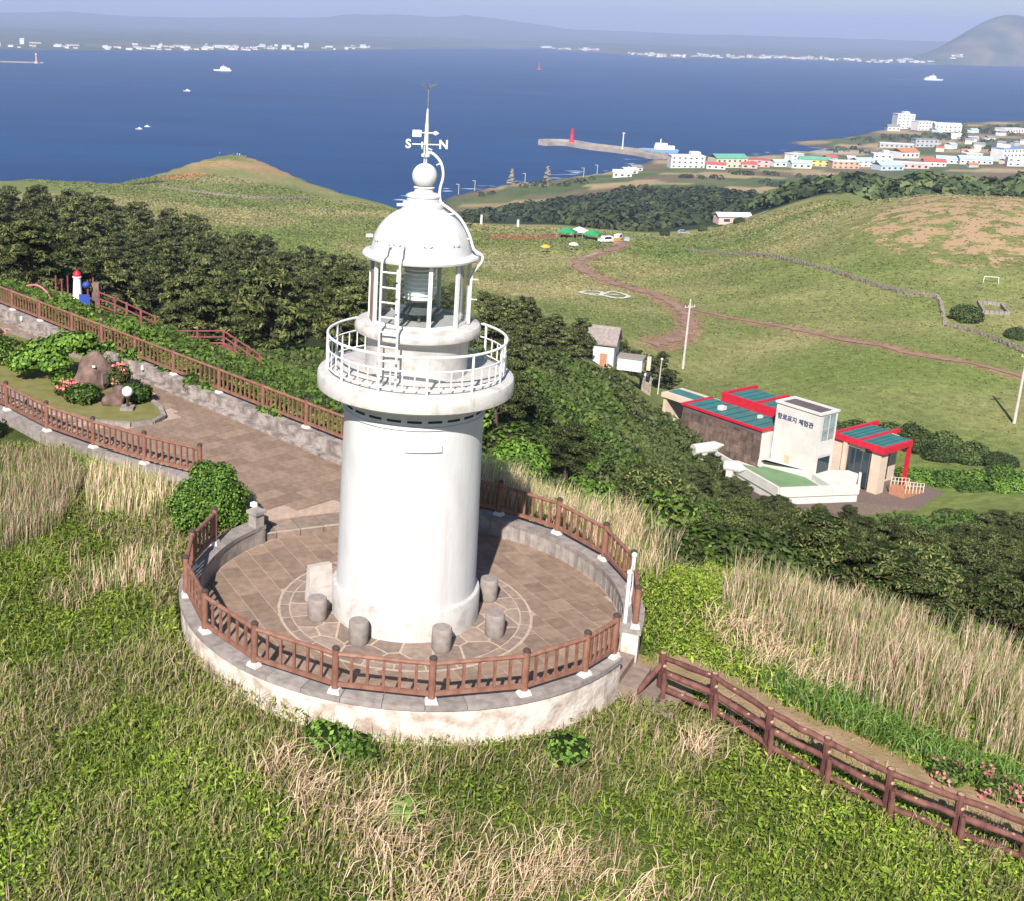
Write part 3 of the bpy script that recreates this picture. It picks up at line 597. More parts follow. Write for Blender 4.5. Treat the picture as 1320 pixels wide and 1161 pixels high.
# earthing pipe
def smooth(pts, n=6):
    P = [np.array(p, float) for p in pts]; Q = []
    for i in range(len(P)-1):
        p0, p1, p2, p3 = P[max(i-1, 0)], P[i], P[i+1], P[min(i+2, len(P)-1)]
        for j in range(n):
            t = j/n; Q.append(tuple(.5*((2*p1)+(-p0+p2)*t+(2*p0-5*p1+4*p2-p3)*t*t+(-p0+3*p1-3*p2+p3)*t**3)))
    return Q+[tuple(P[-1])]
MB().tube(smooth([(.04,-.02,9.66),(.16,-.06,9.62),(.30,-.1,9.46),(.35,-.12,9.22),(.30,-.12,8.95),(.33,-.14,8.72),(.50,-.2,8.60),(.72,-.28,8.42),(.90,-.32,8.12),(1.0,-.35,7.85),(1.16,-.36,7.74),(1.17,-.36,7.62),(1.06,-.34,7.45),(.995,-.32,7.3),(.985,-.32,6.9),(.985,-.32,6.36)]), .026, 8).build('earthing_pipe', m_wmet, lh, True)
for x, y, z in ((.30, -.1, 9.46), (.62, -.25, 8.52), (.92, -.33, 8.05)): MB().tube([(x, y, z), (x*.72, y*.72, z-.04)], .014, 6).build('pipe_clip', m_wmet, lh)
for z in (7.25, 6.85): MB().tube([(.985, -.32, z), (1.12, -.36, z)], .012, 6).build('pipe_clip', m_wmet, lh)
# ladder from the gallery to the dome
lad = MB(); bx0, bx1 = -.80, -.46
for x in (bx0, bx1):
    y = -1.06 if x == bx0 else -1.20
    lad.tube(smooth([(x, y*1.13, 5.29), (x, y*1.12, 6.3), (x, y*1.06, 7.3), (x*.98, y*.99, 7.74), (x*.86, y*.82, 7.99), (x*.80, y*.76, 7.93)], 5), .022, 8)
lad.build('ladder_rails', m_wmet, lh, True)
for k in range(8):
    z = 5.5 + k*.285; t = np.interp(z, [5.29, 6.3, 7.3, 7.74], [1.13, 1.12, 1.06, .99]); MB().tube([(bx0, -1.06*t, z), (bx1, -1.20*t, z)], .017, 8).build('ladder_rung', m_wmet, lh, True)

# ------------------------------------------------------------------ seats round the tower
m_seat = M('grey_stone_seat', (.21, .18, .165), (.28, .245, .225), scale=7, rough=.9, bump=.25, bscale=45, orand=.08, spec=.15)
for i, (x, y, lab) in enumerate([(-1.86, -.62, 'grey stone stool left of the lighthouse in front of the pale block seat'), (-1.0, -1.6, 'grey stone stool at the front left of the lighthouse base'), (.66, -1.78, 'grey stone stool at the front right of the lighthouse base'),
                                 (1.8, -1.1, 'pale grey stone stool near the right edge of the paving ring'), (1.84, .55, 'grey stone stool behind the others in the shade side of the tower')]):
    tag(MB().lathe([(0, .012), (.185, .012), (.2, .05), (.205, .25), (.2, .47), (.18, .50), (0, .505)], 24).build('stone_stool', m_seat, None, True, loc=(x, y, 0)), lab, 'stool', 'stone stools round the lighthouse')
m_seat2 = M('pale_stone', (.48, .44, .41), (.38, .34, .31), scale=4, rough=.9, bump=.2, bscale=30)
bs = thing('block_seat', 'pale stone block seat with a sloping back beside the lighthouse', 'seat', (-1.78, .18, 0), rad(28))
MB().box((0, -.2, .17), (.62, .36, .32)).build('seat_block', m_seat2, bs); 
b_ = MB(); b_.add([(-.3, -.02, .01), (.3, -.02, .01), (.3, .22, .01), (-.3, .22, .01), (-.26, .08, .82), (.26, .08, .82), (.26, .22, .82), (-.26, .22, .82)], [(3,2,1,0),(4,5,6,7),(0,1,5,4),(1,2,6,5),(2,3,7,6),(3,0,4,7)]); b_.build('back_block', m_seat2, bs)
# white gate standing open at the doorway
gt = thing('white_gate', 'narrow white metal gate standing open at the platform doorway', 'gate', (4.42, -1.25, 0), rad(72))
for x in (0, .92): 
    p_ = MB().tube([(x, 0, .0), (x, 0, 1.52)], .042, 10).build('gate_post', m_wmet, gt, True); MB().ball((x, 0, 1.555), .06, 12, 8).build('finial', m_wmet, p_, True)
for z in (1.42, 1.05, .25): MB().box((.46, 0, z), (.86, .035, .05)).build('gate_rail', m_wmet, gt)
for k in range(4): MB().box((.15+.205*k, 0, .72), (.022, .022, .9)).build('gate_bar', m_wmet, gt)
MB().box((.46, -.004, 1.235), (.84, .012, .32)).build('gate_sign', M('sky_blue_sign', (.45, .62, .78), (.75, .78, .8), scale=3, rough=.4), gt)
# doorway threshold and steps down to the trail
ds = thing('doorway_steps', 'brown stone steps from the platform doorway down to the trail', 'steps', pp(-29, 4.6, 0), rad(-29))
for k in range(4): MB().box((.05+.36*k, 0, -.04-.16*k-.3), (.36, 1.0, .6)).build('step', m_crazy, ds)
# end pier with its post beside the doorway

# ------------------------------------------------------------------ leaf and blade meshes
def leaf_mesh(name, P, size, cols, mat, up=.6, seed=0, asp=.55, nrm=None):
    """many small leaves: one folded rhombus each"""
    r = np.random.default_rng(seed); N = len(P); n = r.normal(size=(N, 3)); n /= np.linalg.norm(n, axis=1)[:, None]
    if nrm is not None: n = n*(1-up) + nrm*up*1.4
    n[:, 2] += up if nrm is None else .15; n /= np.linalg.norm(n, axis=1)[:, None]
    a = np.cross(n, r.normal(size=(N, 3))); a /= np.linalg.norm(a, axis=1)[:, None] + 1e-9; b = np.cross(n, a)
    s = np.broadcast_to(size, (N,))[:, None]*r.uniform(.7, 1.3, (N, 1)); a = a*s; b = b*s*asp
    V = np.stack([P-a, P+b, P+a, P-b], 1).reshape(-1, 3); F = np.arange(N*4).reshape(N, 4)
    return fast_mesh(name, V, F, mat, np.repeat(cols, 4, 0))
def blade_mesh(name, P, h, w, cols, mat, lean=.35, seed=0, wind=(0, 0)):
    """grass blades: three-sided bent strips"""
    r = np.random.default_rng(seed); N = len(P); h = np.broadcast_to(h, (N,))*r.uniform(.6, 1.3, N); w = np.broadcast_to(w, (N,))
    a = r.uniform(0, 2*PI, N); d = np.c_[np.cos(a), np.sin(a), 0*a]; L = (r.uniform(.1, 1, N)*lean*h)[:, None]; dl = d*L + np.array([wind[0], wind[1], 0])*h[:, None]
    f = r.uniform(0, 2*PI, N); s = np.c_[np.cos(f), np.sin(f), 0*f]*(w/2)[:, None]; Z = np.array([0, 0, 1.])*h[:, None]
    m = P + dl*.3 + Z*.55; t = P + dl*1. + Z*(.98-.25*lean)
    V = np.stack([P-s, P+s, m+s*.8, m-s*.8, t], 1).reshape(-1, 3); k = np.arange(N)[:, None]*5
    F = np.concatenate([k+np.array([[0, 1, 2]]), k+np.array([[0, 2, 3]]), k+np.array([[3, 2, 4]])])
    c = np.repeat(cols[:, None, :], 5, 1)*np.array([.8, .8, 1, 1, 1.1])[None, :, None]
    return fast_mesh(name, V, F, mat, c.reshape(-1, 3))
def mixcol(n, pal, seed=0, jit=.2):
    r = np.random.default_rng(seed); pal = np.array(pal, float); k = r.integers(0, len(pal), n); return pal[k]*r.uniform(1-jit, 1+jit, (n, 1))
def leafmat(name, rough=.6, trans=.25):
    m = bpy.data.materials.new(name); m.use_nodes = True; n = m.node_tree.nodes; l = m.node_tree.links; b = n['Principled BSDF']
    a = n.new('ShaderNodeAttribute'); a.attribute_name = 'Col'; oi = n.new('ShaderNodeObjectInfo'); mr = n.new('ShaderNodeMapRange'); mr.inputs[3].default_value = .68; mr.inputs[4].default_value = 1.35; l.new(oi.outputs['Random'], mr.inputs[0])
    x = n.new('ShaderNodeMix'); x.data_type = 'RGBA'; x.blend_type = 'MULTIPLY'; x.inputs[0].default_value = 1; l.new(a.outputs['Color'], x.inputs[6]); l.new(mr.outputs[0], x.inputs[7])
    l.new(x.outputs[2], b.inputs['Base Color']); b.inputs['Roughness'].default_value = rough; b.inputs['Specular IOR Level'].default_value = .25
    t = n.new('ShaderNodeBsdfTranslucent'); l.new(x.outputs[2], t.inputs[0]); mx = n.new('ShaderNodeMixShader'); mx.inputs[0].default_value = trans
    l.new(b.outputs[0], mx.inputs[1]); l.new(t.outputs[0], mx.inputs[2]); l.new(mx.outputs[0], n['Material Output'].inputs[0]); return m
m_leaf = leafmat('green_leaves'); m_needle = leafmat('pine_needles', .7, .15); m_straw = leafmat('dry_grass_blades', .7, .3); m_blade = leafmat('green_grass_blades', .55, .3); m_petal = leafmat('azalea_petals', .6, .3)
m_bark = M('bark', (.075, .055, .042), (.14, .105, .08), scale=5, rough=.95, bump=.5, bscale=12, stretch=(1, 1, .3), spec=.1)
def shell(n, lobes, seed, fill=.35):
    """points on the skins of a set of ellipsoids (cx,cy,cz,rx,ry,rz), with outward normals"""
    r = np.random.default_rng(seed); L = np.array(lobes, float); w = (L[:, 3]*L[:, 4]+L[:, 3]*L[:, 5]+L[:, 4]*L[:, 5]); k = r.choice(len(L), n, p=w/w.sum()); d = r.normal(size=(n, 3)); d /= np.linalg.norm(d, axis=1)[:, None]
    rad_ = 1 - fill*r.uniform(0, 1, n)**2; return L[k, :3] + d*L[k, 3:]*rad_[:, None], d
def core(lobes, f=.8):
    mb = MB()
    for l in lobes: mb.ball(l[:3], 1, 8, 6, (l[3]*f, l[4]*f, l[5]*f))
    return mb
m_core = M('dark_filler', (.012, .022, .006), (.02, .034, .01), scale=3, rough=1, spec=0)  # solid dark cores added inside crowns and bushes to block the view through
GREEN = [(.095,.18,.022), (.125,.225,.028), (.07,.14,.02), (.15,.245,.04)]
DGREEN = [(.045,.085,.016), (.06,.105,.02), (.075,.12,.024), (.035,.07,.015)]
OLIVE = [(.07,.09,.026), (.09,.11,.032), (.055,.075,.022), (.115,.125,.04)]
def bush(name, label, loc, lobes, n, size, pal, seed, cat='bush', flowers=None, group=None, stem=True, sc=1., trunk_h=None):
    t = thing(name, label, cat, loc, 0, group, (sc, sc, sc)); P, d = shell(n, lobes, seed); keep = P[:, 2] > .02; P = P[keep]; d = d[keep]
    put('foliage', leaf_mesh(name+'_leaves', P, size, mixcol(len(P), pal, seed, .3), m_leaf, .55, seed, .6, d), t)
    core(lobes).build('dark_filler', m_core, t, True)
    if stem:
        s = MB(); top = max(l[2] for l in lobes)
        for k in range(3): s.tube([(.06*math.cos(k*2.1), .06*math.sin(k*2.1), -.15), (.18*math.cos(k*2.1), .18*math.sin(k*2.1), top*.5), (.35*math.cos(k*2.1)*lobes[0][3], .35*math.sin(k*2.1)*lobes[0][4], top)], [.05, .035, .015], 6)
        s.build('stems', m_bark, t, True)
    if flowers:
        fn, fpal, fs = flowers; r = np.random.default_rng(seed+5); sel = np.where(d[:, 2] > .1)[0]; cl = r.choice(sel, max(1, fn//14)); Q = []; 
        for c in cl: Q.append(P[c] + d[c]*.03 + r.normal(size=(14, 3))*np.array([.09, .09, .05]))
        Q = np.concatenate(Q); put('blossoms', leaf_mesh('blossoms', Q, fs, mixcol(len(Q), fpal, seed, .15), m_petal, .5, seed+1, .8), t)
    return t

# ------------------------------------------------------------------ the approach path
approach = tag(MB().prism(PATH_POLY, -.6, PATH_Z-.03).build('path', m_joint), kind='structure')
pa = math.atan2(20.6, -18.6); cp_, sp_ = math.cos(pa), math.sin(pa); tile_me = MB().prism([(-.236, -.236), (.236, -.236), (.236, .236), (-.236, .236)], -.028, 0).mesh('flagstone', m_tile)
cand = []
for i in range(-8, 90):
    for j in range(-6, 40):
        u = (i+.5)*.49; v = (j+.5+(.5 if i % 2 else 0))*.49; x = cp_*u + sp_*v*-1 + 1.2; y = sp_*u + cp_*v + 6.0 
        x = 1.2 + cp_*u - sp_*v; y = 6.0 + sp_*u + cp_*v
        cs = [(x+cp_*a-sp_*b, y+sp_*a+cp_*b) for a, b in ((-.24,-.24),(.24,-.24),(.24,.24),(-.24,.24))]
        if x > -26 and all(inpoly(q[0], q[1], PATH_POLY) for q in cs) and not any(inpoly(q[0], q[1], ISLAND) for q in cs):
            if (x+3.5)*(-.372)+(y-3.28)*.928 < .84: continue                    # keeps clear of the steps
            cand.append((math.hypot(x+1.5, y+24.2), x, y))
cand.sort(); rest = MB()
for k, (d_, x, y) in enumerate(cand):
    z = PATH_Z + random.uniform(-.004, .004)
    if k < 290: put('flagstone', tile_me, approach, (x, y, z), pa)
    else: rest.box((x, y, z-.014), (.472, .472, .028), pa)
if rest.v: tag(rest.build('far_flagstones', m_tile, approach), kind='stuff')
# low rubble wall with a fence along the far side
m_rubble = M('weathered_rubble', (.33, .285, .265), (.165, .14, .128), scale=3.5, rough=.95, bump=.7, bscale=9, detail=8, lo=.4, hi=.62, spec=.1)
W0, W1 = (1.75, 4.75), (-24.5, 34.3); wd = Vector((W1[0]-W0[0], W1[1]-W0[1], 0)); WL = wd.length; wd /= WL; wn_ = Vector((wd.y, -wd.x, 0))
rw = thing('path_wall', 'low grey rubble wall along the far side of the paved path', 'wall', (0, 0, 0)); rw['kind'] = 'thing'
k = 0; x = .1; rr1 = random.Random(4)
while x < WL-1:
    L = rr1.uniform(.55, 1.0); c = Vector((W0[0], W0[1], 0)) + wd*(x+L/2) + wn_*.28
    MB().box((c.x, c.y, .36), (L-.006, .56, .62), math.atan2(wd.y, wd.x)+rr1.uniform(-.01, .01), .985).build('stone', m_rubble, rw)
    c2 = Vector((W0[0], W0[1], 0)) + wd*(x+L/2) - wn_*.12; MB().box((c2.x, c2.y, .22+rr1.uniform(-.02, .03)), (L-.004, .3, .30), math.atan2(wd.y, wd.x)+rr1.uniform(-.02, .02), .97).build('footing_stone', m_rubble, rw)
    x += L
def wp(s, off=.30, z=.66): p = Vector((W0[0], W0[1], z)) + wd*s + wn_*off; return (p.x, p.y, p.z)
fence('path_fence', 'brown baluster fence on the rubble wall along the far side of the path', [wp(s) for s in (1.2, 2.9, 4.75, 6.7, 8.75, 11.0, 13.55, 15.9, 18.1, 20.2, 22.65, 24.9, 27.2, 29.5)], 9)
for s in (14.9, 19.2, 23.5): 
    p = wp(s, -.05, .58); tag(MB().lathe([(0, 0), (.06, 0), (.05, .1), (.02, .16), (0, .17)], 10).build('marker_light', m_white, None, True, loc=p), {14.9: 'small white light on the path wall near the leafy creeper', 19.2: 'small white light on the path wall beyond the rock', 23.5: 'small white light at the far end of the path wall'}[s], 'light', 'small wall lights')
# near side: low kerb and fence
kerb = MB(); NP = [(-5.15, 6.45), (-6.75, 7.35), (-8.35, 8.45), (-9.95, 9.75), (-11.6, 11.6), (-13.3, 13.3), (-15, 15)]
kb = thing('path_kerb', 'low grey kerb under the near fence of the path', 'kerb'); kb['kind'] = 'thing'
for a_, b_ in zip(NP[:-1], NP[1:]):
    e = Vector((b_[0]-a_[0], b_[1]-a_[1], 0)); n = 3
    for q in range(n):
        c = Vector((*a_, 0)) + e*((q+.5)/n); MB().box((c.x, c.y, .12), (e.length/n-.012, .42, .56), math.atan2(e.y, e.x)).build('kerb_stone', m_coping, kb)
fence('path_fence', 'brown baluster fence along the near side of the path below the garden', [(x, y, .40) for x, y in NP], 8)
# retaining wall from the gate pillar to the fence, hidden by the round bush
bank = tag(MB().prism([(-3.55, 3.35), (-3.75, 4.5), (-5.1, 6.45), (-5.5, 6.2), (-4.9, 2.4), (-4.6, 2.2)], -.4, .2).build('soil_bank', m_ground), kind='structure')

# garden island: kerb, lawn, rock, lamps, shrubs
m_lawn = M('clipped_lawn', (.155, .15, .048), (.20, .185, .078), scale=2.5, rough=.95, spec=.1, bump=.4, bscale=40, detail=8)
isl = tag(MB().prism(ISLAND, 0, PATH_Z+.05).build('lawn', m_lawn), kind='structure')
for i in range(len(ISLAND)):
    a_, b_ = Vector((*ISLAND[i], 0)), Vector((*ISLAND[(i+1) % len(ISLAND)], 0)); e = b_-a_; n = max(1, round(e.length/.8))
    if a_.x < -18: continue
    for q in range(n):
        c = a_+e*((q+.5)/n); MB().box((c.x, c.y, .27), (e.length/n-.01, .14, .26), math.atan2(e.y, e.x)).build('kerb_stone', m_coping, isl)
IZ = PATH_Z+.05
m_rock = M('brown_rock', (.10, .065, .055), (.20, .135, .115), scale=3, rough=.95, bump=1., bscale=5, detail=9, spec=.1)
def rock(loc, dims, seed, parent=None, sub=3, rz=0):
    bm = bmesh.new(); bmesh.ops.create_icosphere(bm, subdivisions=sub, radius=1); r = np.random.default_rng(seed); K = r.normal(size=(7, 3))*1.6; ph = r.uniform(0, 6, 7)
    for v in bm.verts:
        d = sum(math.sin(K[i] @ np.array(v.co)*2.0+ph[i]) for i in range(7))*.075; v.co *= 1+d
        v.co.z = max(v.co.z, -.35); v.co = Vector((v.co.x*dims[0], v.co.y*dims[1], (v.co.z+.3)*dims[2]))
    me = bpy.data.meshes.new('rock'); bm.to_mesh(me); bm.free(); me.materials.append(m_rock); me.shade_smooth(); return put('rock', me, parent, loc, rz)
mon = thing('stone_monument', 'rough brown boulder monument with a small plaque among the garden shrubs', 'monument', (-9.55, 14.35, IZ))
rock((0, 0, 0), (.62, .42, .86), 5, mon, 3, .3).name = 'boulder'; MB().box((.42, -.24, .4), (.03, .22, .36), rad(-28)).build('plaque', m_coping, mon); MB().box((.12, -.36, .82), (.1, .03, .07), rad(-10)).build('badge', m_white, mon)
tag(rock((-8.55, 12.75, IZ-.02), (.36, .34, .42), 8), 'small brown rock beside the round garden lamp', 'rock')
m_globe = M('opal_globe', (.82, .82, .78), (.74, .73, .69), scale=4, rough=.25)
def lamp(x, y, label):
    t = thing('garden_lamp', label, 'lamp', (x, y, IZ), 0, 'globe lamps in the garden'); MB().box((0, 0, .04), (.4, .4, .1)).build('footing', m_coping, t)
    MB().tube([(0, 0, .05), (0, 0, .38)], .04, 10).build('lamp_stem', m_cap, t, True); MB().lathe([(.04, .36), (.09, .38), (.09, .41), (0, .41)], 14).build('collar', m_cap, t, True); MB().ball((0, 0, .56), .165, 20, 14).build('globe', m_globe, t, True)
lamp(-8.05, 12.2, 'white globe lamp at the tip of the lawn by the small rock'); lamp(-12.0, 16.4, 'white globe lamp between garden shrubs farther along the lawn')
PINK = [(.75,.20,.22), (.80,.28,.30), (.70,.24,.16)]
def dome(r, h, k=6, seed=0):
    q = random.Random(seed); L = [(0, 0, h*.45, r*.8, r*.8, h*.55)]
    for i in range(k): a = 2*PI*i/k+q.uniform(-.3, .3); L.append((r*.48*math.cos(a), r*.48*math.sin(a), h*q.uniform(.35, .55), r*q.uniform(.42, .58), r*q.uniform(.42, .58), h*q.uniform(.36, .5)))
    return L
bush('garden_shrub', 'dense dark green clipped shrub in front of the boulder', (-9.55, 12.85, IZ), dome(.62, .6, 6, 1), 1500, .055, OLIVE+GREEN, 11, 'shrub')
bush('azalea', 'azalea with coral blossoms right of the boulder', (-8.75, 14.55, IZ), dome(.5, .75, 5, 2), 1200, .05, OLIVE, 12, 'shrub', (90, PINK, .05))
bush('garden_shrub', 'dark shrub right behind the globe lamp at the lawn tip', (-7.9, 13.1, IZ), dome(.55, .62, 5, 3), 1300, .055, DGREEN, 13, 'shrub')
bush('azalea', 'low azalea with pink blossoms left of the boulder', (-10.25, 13.55, IZ), dome(.42, .4, 5, 4), 900, .05, OLIVE, 14, 'shrub', (150, PINK, .05))
bush('garden_shrub', 'pale green low shrub between the pine and the boulder', (-10.5, 14.5, IZ), dome(.5, .5, 5, 5), 900, .055, GREEN, 15, 'shrub')
bush('azalea', 'wide azalea with faded coral blossoms beside the far globe lamp', (-13.3, 17.2, IZ), dome(.95, .85, 7, 6), 2200, .06, OLIVE+GREEN, 16, 'shrub', (110, PINK, .055))
bush('azalea', 'tall azalea with pink blossoms farthest along the lawn', (-14.6, 19.2, IZ), dome(.9, .95, 7, 7), 2000, .06, OLIVE, 17, 'shrub', (160, PINK, .055))
gp = bush('garden_pine', 'cloud pruned garden pine with flat green pads beside the boulder', (-11.0, 15.2, IZ), [(.35,.1,1.0,.62,.55,.26),(-.3,.2,.75,.7,.6,.3),(.75,-.05,1.12,.5,.45,.22),(-.75,-.1,.5,.5,.45,.3),(.1,-.35,.55,.5,.4,.26),(.95,.2,.8,.4,.4,.2)], 3000, .06, GREEN, 18, 'tree', sc=1.25)
# creepers over the far fence
for i, (s, w, h, n) in enumerate([(8.4, 1.1, .9, 900), (12.0, 1.6, .85, 1500), (14.3, .8, .7, 700), (16.6, 2.1, .95, 1900), (20.6, .95, .75, 900), (3.9, .7, .6, 500), (5.6, .8, .5, 500)]):
    p = wp(s, .42, .2); q = random.Random(i); L = [(q.uniform(-.5, .5)*w, q.uniform(-.1, .2), h*q.uniform(.25, .7), w*.3, .38, h*.34) for _ in range(6)]
    L = [(l[0]*wd.x, l[0]*wd.y+l[1], l[2], l[3], l[4], l[5]) for l in L]
    bush('creeper', ['leafy creeper hanging on the path fence near the tower', 'broad green creeper over the path fence below the red deck', 'small creeper clump on the path fence', 'widest dark green creeper on the path fence by the boulder', 'round creeper clump high up the path fence', 'small leafy sprig on the path fence beside the tower', 'low creeper at the foot of the path fence near the tower'][i], p, L, n, .075, GREEN+DGREEN, 40+i, 'creeper', None, 'creepers on the path fence')
# the round clipped bush by the platform
bush('round_bush', 'large rounded bright green bush beside the platform entrance', (-4.6, 3.8, .0), [(0, 0, .75, .8, .8, .7)]+[(.62*math.cos(k*2.4)*(1-.25*(k % 3)), .62*math.sin(k*2.4)*(1-.25*(k % 3)), (.5, .95, 1.35)[k % 3]+.1*math.sin(k*5), .46+.1*math.sin(k*3), .46+.08*math.cos(k*4), .34+.07*math.sin(k*7)) for k in range(15)], 19000, .036, GREEN+[(.04,.085,.012), (.03,.07,.01)], 19, 'bush')
bush('round_bush', 'bright green bush at the left edge outside the path fence', (-12.15, 9.85, -.1), dome(.85, 1.15, 8, 10), 4200, .06, GREEN, 20, 'bush')

# ------------------------------------------------------------------ rustic rail fence along the trail
m_log = M('reddish_log', (.085, .033, .03), (.165, .075, .062), scale=6, rough=.8, bump=.5, bscale=14, stretch=(1, 1, .4), orand=.1, spec=.2)
m_cut = M('pale_cut_wood', (.42, .29, .18), (.3, .2, .13), scale=12, rough=.8)
trail_me = None
strip('trail', [(4.9,-1.8),(5.8,-1.4),(6.75,-2.1),(7.8,-2.8),(9.0,-3.5),(10.2,-4.2),(11.5,-4.7),(13.2,-5.4)], 1.35, M('bare_soil_trail', (.32, .215, .135), (.22, .165, .085), scale=1.6, rough=1, spec=.05, detail=8, bump=.6, bscale=14), .12, .35)
FP = [(4.95,-2.35),(5.85,-2.8),(6.65,-3.7),(7.5,-4.35),(8.4,-5.0),(9.45,-5.45),(10.5,-5.8),(11.7,-6.3)]
rf = thing('log_fence', 'rustic reddish brown log fence curving along the dirt trail', 'fence', (0, 0, 0)); ql = random.Random(3)
fz_ = [float(H(np.array([x]), np.array([y]))[0]) for x, y in FP]
for i, (x, y) in enumerate(FP):
    z = fz_[i]; ps = put('post', MB().tube([(0, 0, -.4), (.01, 0, .35), (.0, .01, .98)], [.082, .078, .072], 9).mesh('post', m_log, True), rf, (x, y, z)); put('cut_end', MB().lathe([(0, .99), (.05, .985), (.06, .975)], 9).mesh('cut_end', m_cut), ps)
    for zz in (.38, .72): MB().ball((.03, -.062, zz), .035, 8, 6, (1, .4, 1)).build('knot', m_cut, ps)
    MB().tube([(.02, -.2, -.4), (.02, -.13, .62)], [.06, .05], 8).build('brace', m_log, ps, True)
    if i < len(FP)-1:
        x2, y2 = FP[i+1]; z2 = fz_[i+1]; e = Vector((x2-x, y2-y, z2-z))
        for hz_, rr2 in ((.88, .06), (.55, .066), (.22, .06)):
            pts = [Vector((x, y, z+hz_)) + e*t + Vector((0, 0, ql.uniform(-.02, .02))) for t in (-.03, .25, .5, .75, 1.03)]
            rl_ = MB().tube([tuple(p) for p in pts], [rr2*ql.uniform(.85, 1.1) for _ in pts], 9).build('rail', m_log, rf, True)
            for t in (ql.uniform(.15, .9),): 
                p = Vector((x, y, z+hz_)) + e*t; MB().ball((p.x-.015, p.y-.02, p.z+rr2*.8), .035, 8, 6, (1, 1, .45)).build('knot', m_cut, rl_)
tag(MB().tube([(4.95, -2.35, fz_[0]+.75), (4.25, -2.75, fz_[0]+.1)], .055, 9).build('log_strut', m_log, rf), None)
sg = thing('trail_sign', 'small plain brown sign board standing behind the log fence', 'sign', (7.75, -3.5, float(H(np.array([7.75]), np.array([-3.5]))[0])), rad(10))
MB().box((0, 0, .2), (.06, .06, .6)).build('sign_post', m_log, sg); MB().box((0, -.035, .38), (.34, .03, .42)).build('board', M('faded_board', (.24, .16, .10), (.30, .21, .14), scale=6, rough=.9), sg)

# ------------------------------------------------------------------ trees
PINE = [(.05,.066,.02), (.075,.092,.026), (.12,.13,.04), (.034,.046,.015), (.15,.152,.052)]
def pine_proto(seed, n, size, h=5.2, R=2.6, pads=46, pal=PINE):
    q = random.Random(seed); lean = (q.uniform(-.5, .5), q.uniform(-.5, .5)); L = []; tr = MB()
    pts = [(lean[0]*(t**1.5)+q.uniform(-.12, .12)*t, lean[1]*(t**1.5)+q.uniform(-.12, .12)*t, h*.9*t) for t in (0, .25, .5, .75, 1)]; pts[0] = (0, 0, -.4)
    tr.tube(pts, [.17, .14, .11, .07, .03], 7)
    for k in range(pads):
        t = .30+.70*((k+.5)/pads)**.8; a = k*2.4+q.uniform(-.5, .5); rad_ = R*(1.02-t*.72)*q.uniform(.35, 1.0)*(1.15 if k % 5 == 0 else 1); c = (lean[0]*t**1.5, lean[1]*t**1.5)
        p = (c[0]+rad_*math.cos(a), c[1]+rad_*math.sin(a), h*t*.93+q.uniform(-.2, .25)); w = q.uniform(.42, .85)*(1.12-.45*t); L.append((*p, w, w*q.uniform(.7, 1.1), w*q.uniform(.28, .45)))
        if k % 2 == 0: tr.tube([(c[0], c[1], p[2]-.5), (c[0]*.5+p[0]*.5, c[1]*.5+p[1]*.5, p[2]-.28), (p[0], p[1], p[2])], [.05, .035, .015], 5)
    P, d = shell(n, L, seed, .3); col = mixcol(n, pal, seed, .25)*(.45+1.1*vnoise(P[:, 0]+.8*P[:, 2], P[:, 1]-.6*P[:, 2], .8, seed))[:, None]
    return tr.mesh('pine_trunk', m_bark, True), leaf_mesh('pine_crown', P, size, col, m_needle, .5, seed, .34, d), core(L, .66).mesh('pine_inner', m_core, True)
far_pines = [pine_proto(s, 4200, .15, 5.0+.3*(s % 3), 2.7) for s in range(1, 7)]
near_pines = [pine_proto(20+s, 14000, .062, 3.9, 2.1, 52, PINE+[(.055,.08,.022)]) for s in range(4)]
def place_tree(name, protos, i, x, y, sc, label, cat, group, dz=0., names=('trunk', 'crown', 'dark_filler')):
    z = float(H(np.array([x]), np.array([y]))[0]); q = random.Random(i*7+3)
    t = thing(name, label, cat, (x, y, z-.1+dz), q.uniform(0, 6.28), group, (sc*q.uniform(.9, 1.1), sc*q.uniform(.9, 1.1), sc*q.uniform(.85, 1.15)))
    for nm, me in zip(names, protos[i % len(protos)]): put(nm, me, t)
    return t
ptsA = scatter(WOOD_A, 4.9, 295, 80, 2)
ptsA.sort(key=lambda p: math.hypot(p[0]+1.5, p[1]+24.2)); ptsA, ptsFar = ptsA[:190], ptsA[190:]
for i, (x, y) in enumerate(ptsA): place_tree('pine_tree', far_pines, i, x, y, random.uniform(.95, 1.4)*(.78 if x > 3 else 1), 'dark pine in the dense wood on the slope behind the path', 'tree', 'pines of the wood behind the path', -.8)
# the far back of the wood, joined
lite = [pine_proto(s_, 1500, .25, 5.1, 2.7) for s_ in (41, 42, 43)]; LV = []; LC = []
for i, (x, y) in enumerate(ptsFar):
    me = lite[i % 3][1]; n = len(me.vertices); v = np.empty(n*3, np.float32); me.vertices.foreach_get('co', v); v = v.reshape(-1, 3); cc = np.empty(n*4, np.float32); me.color_attributes['Col'].data.foreach_get('color', cc)
    a = i*1.7; sc = random.uniform(1.05, 1.45); v = np.c_[v[:, 0]*math.cos(a)-v[:, 1]*math.sin(a), v[:, 0]*math.sin(a)+v[:, 1]*math.cos(a), v[:, 2]]*sc + np.array([x, y, float(H(np.array([x]), np.array([y]))[0])-.9]); LV.append(v); LC.append(cc.reshape(-1, 4)[:, :3]*random.uniform(.8, 1.2))
LV = np.concatenate(LV); tag(put('wood_canopy', fast_mesh('wood_canopy', LV, np.arange(len(LV)).reshape(-1, 4), m_needle, np.concatenate(LC))), 'far back of the dark pine wood behind the path', 'wood', None, 'stuff')
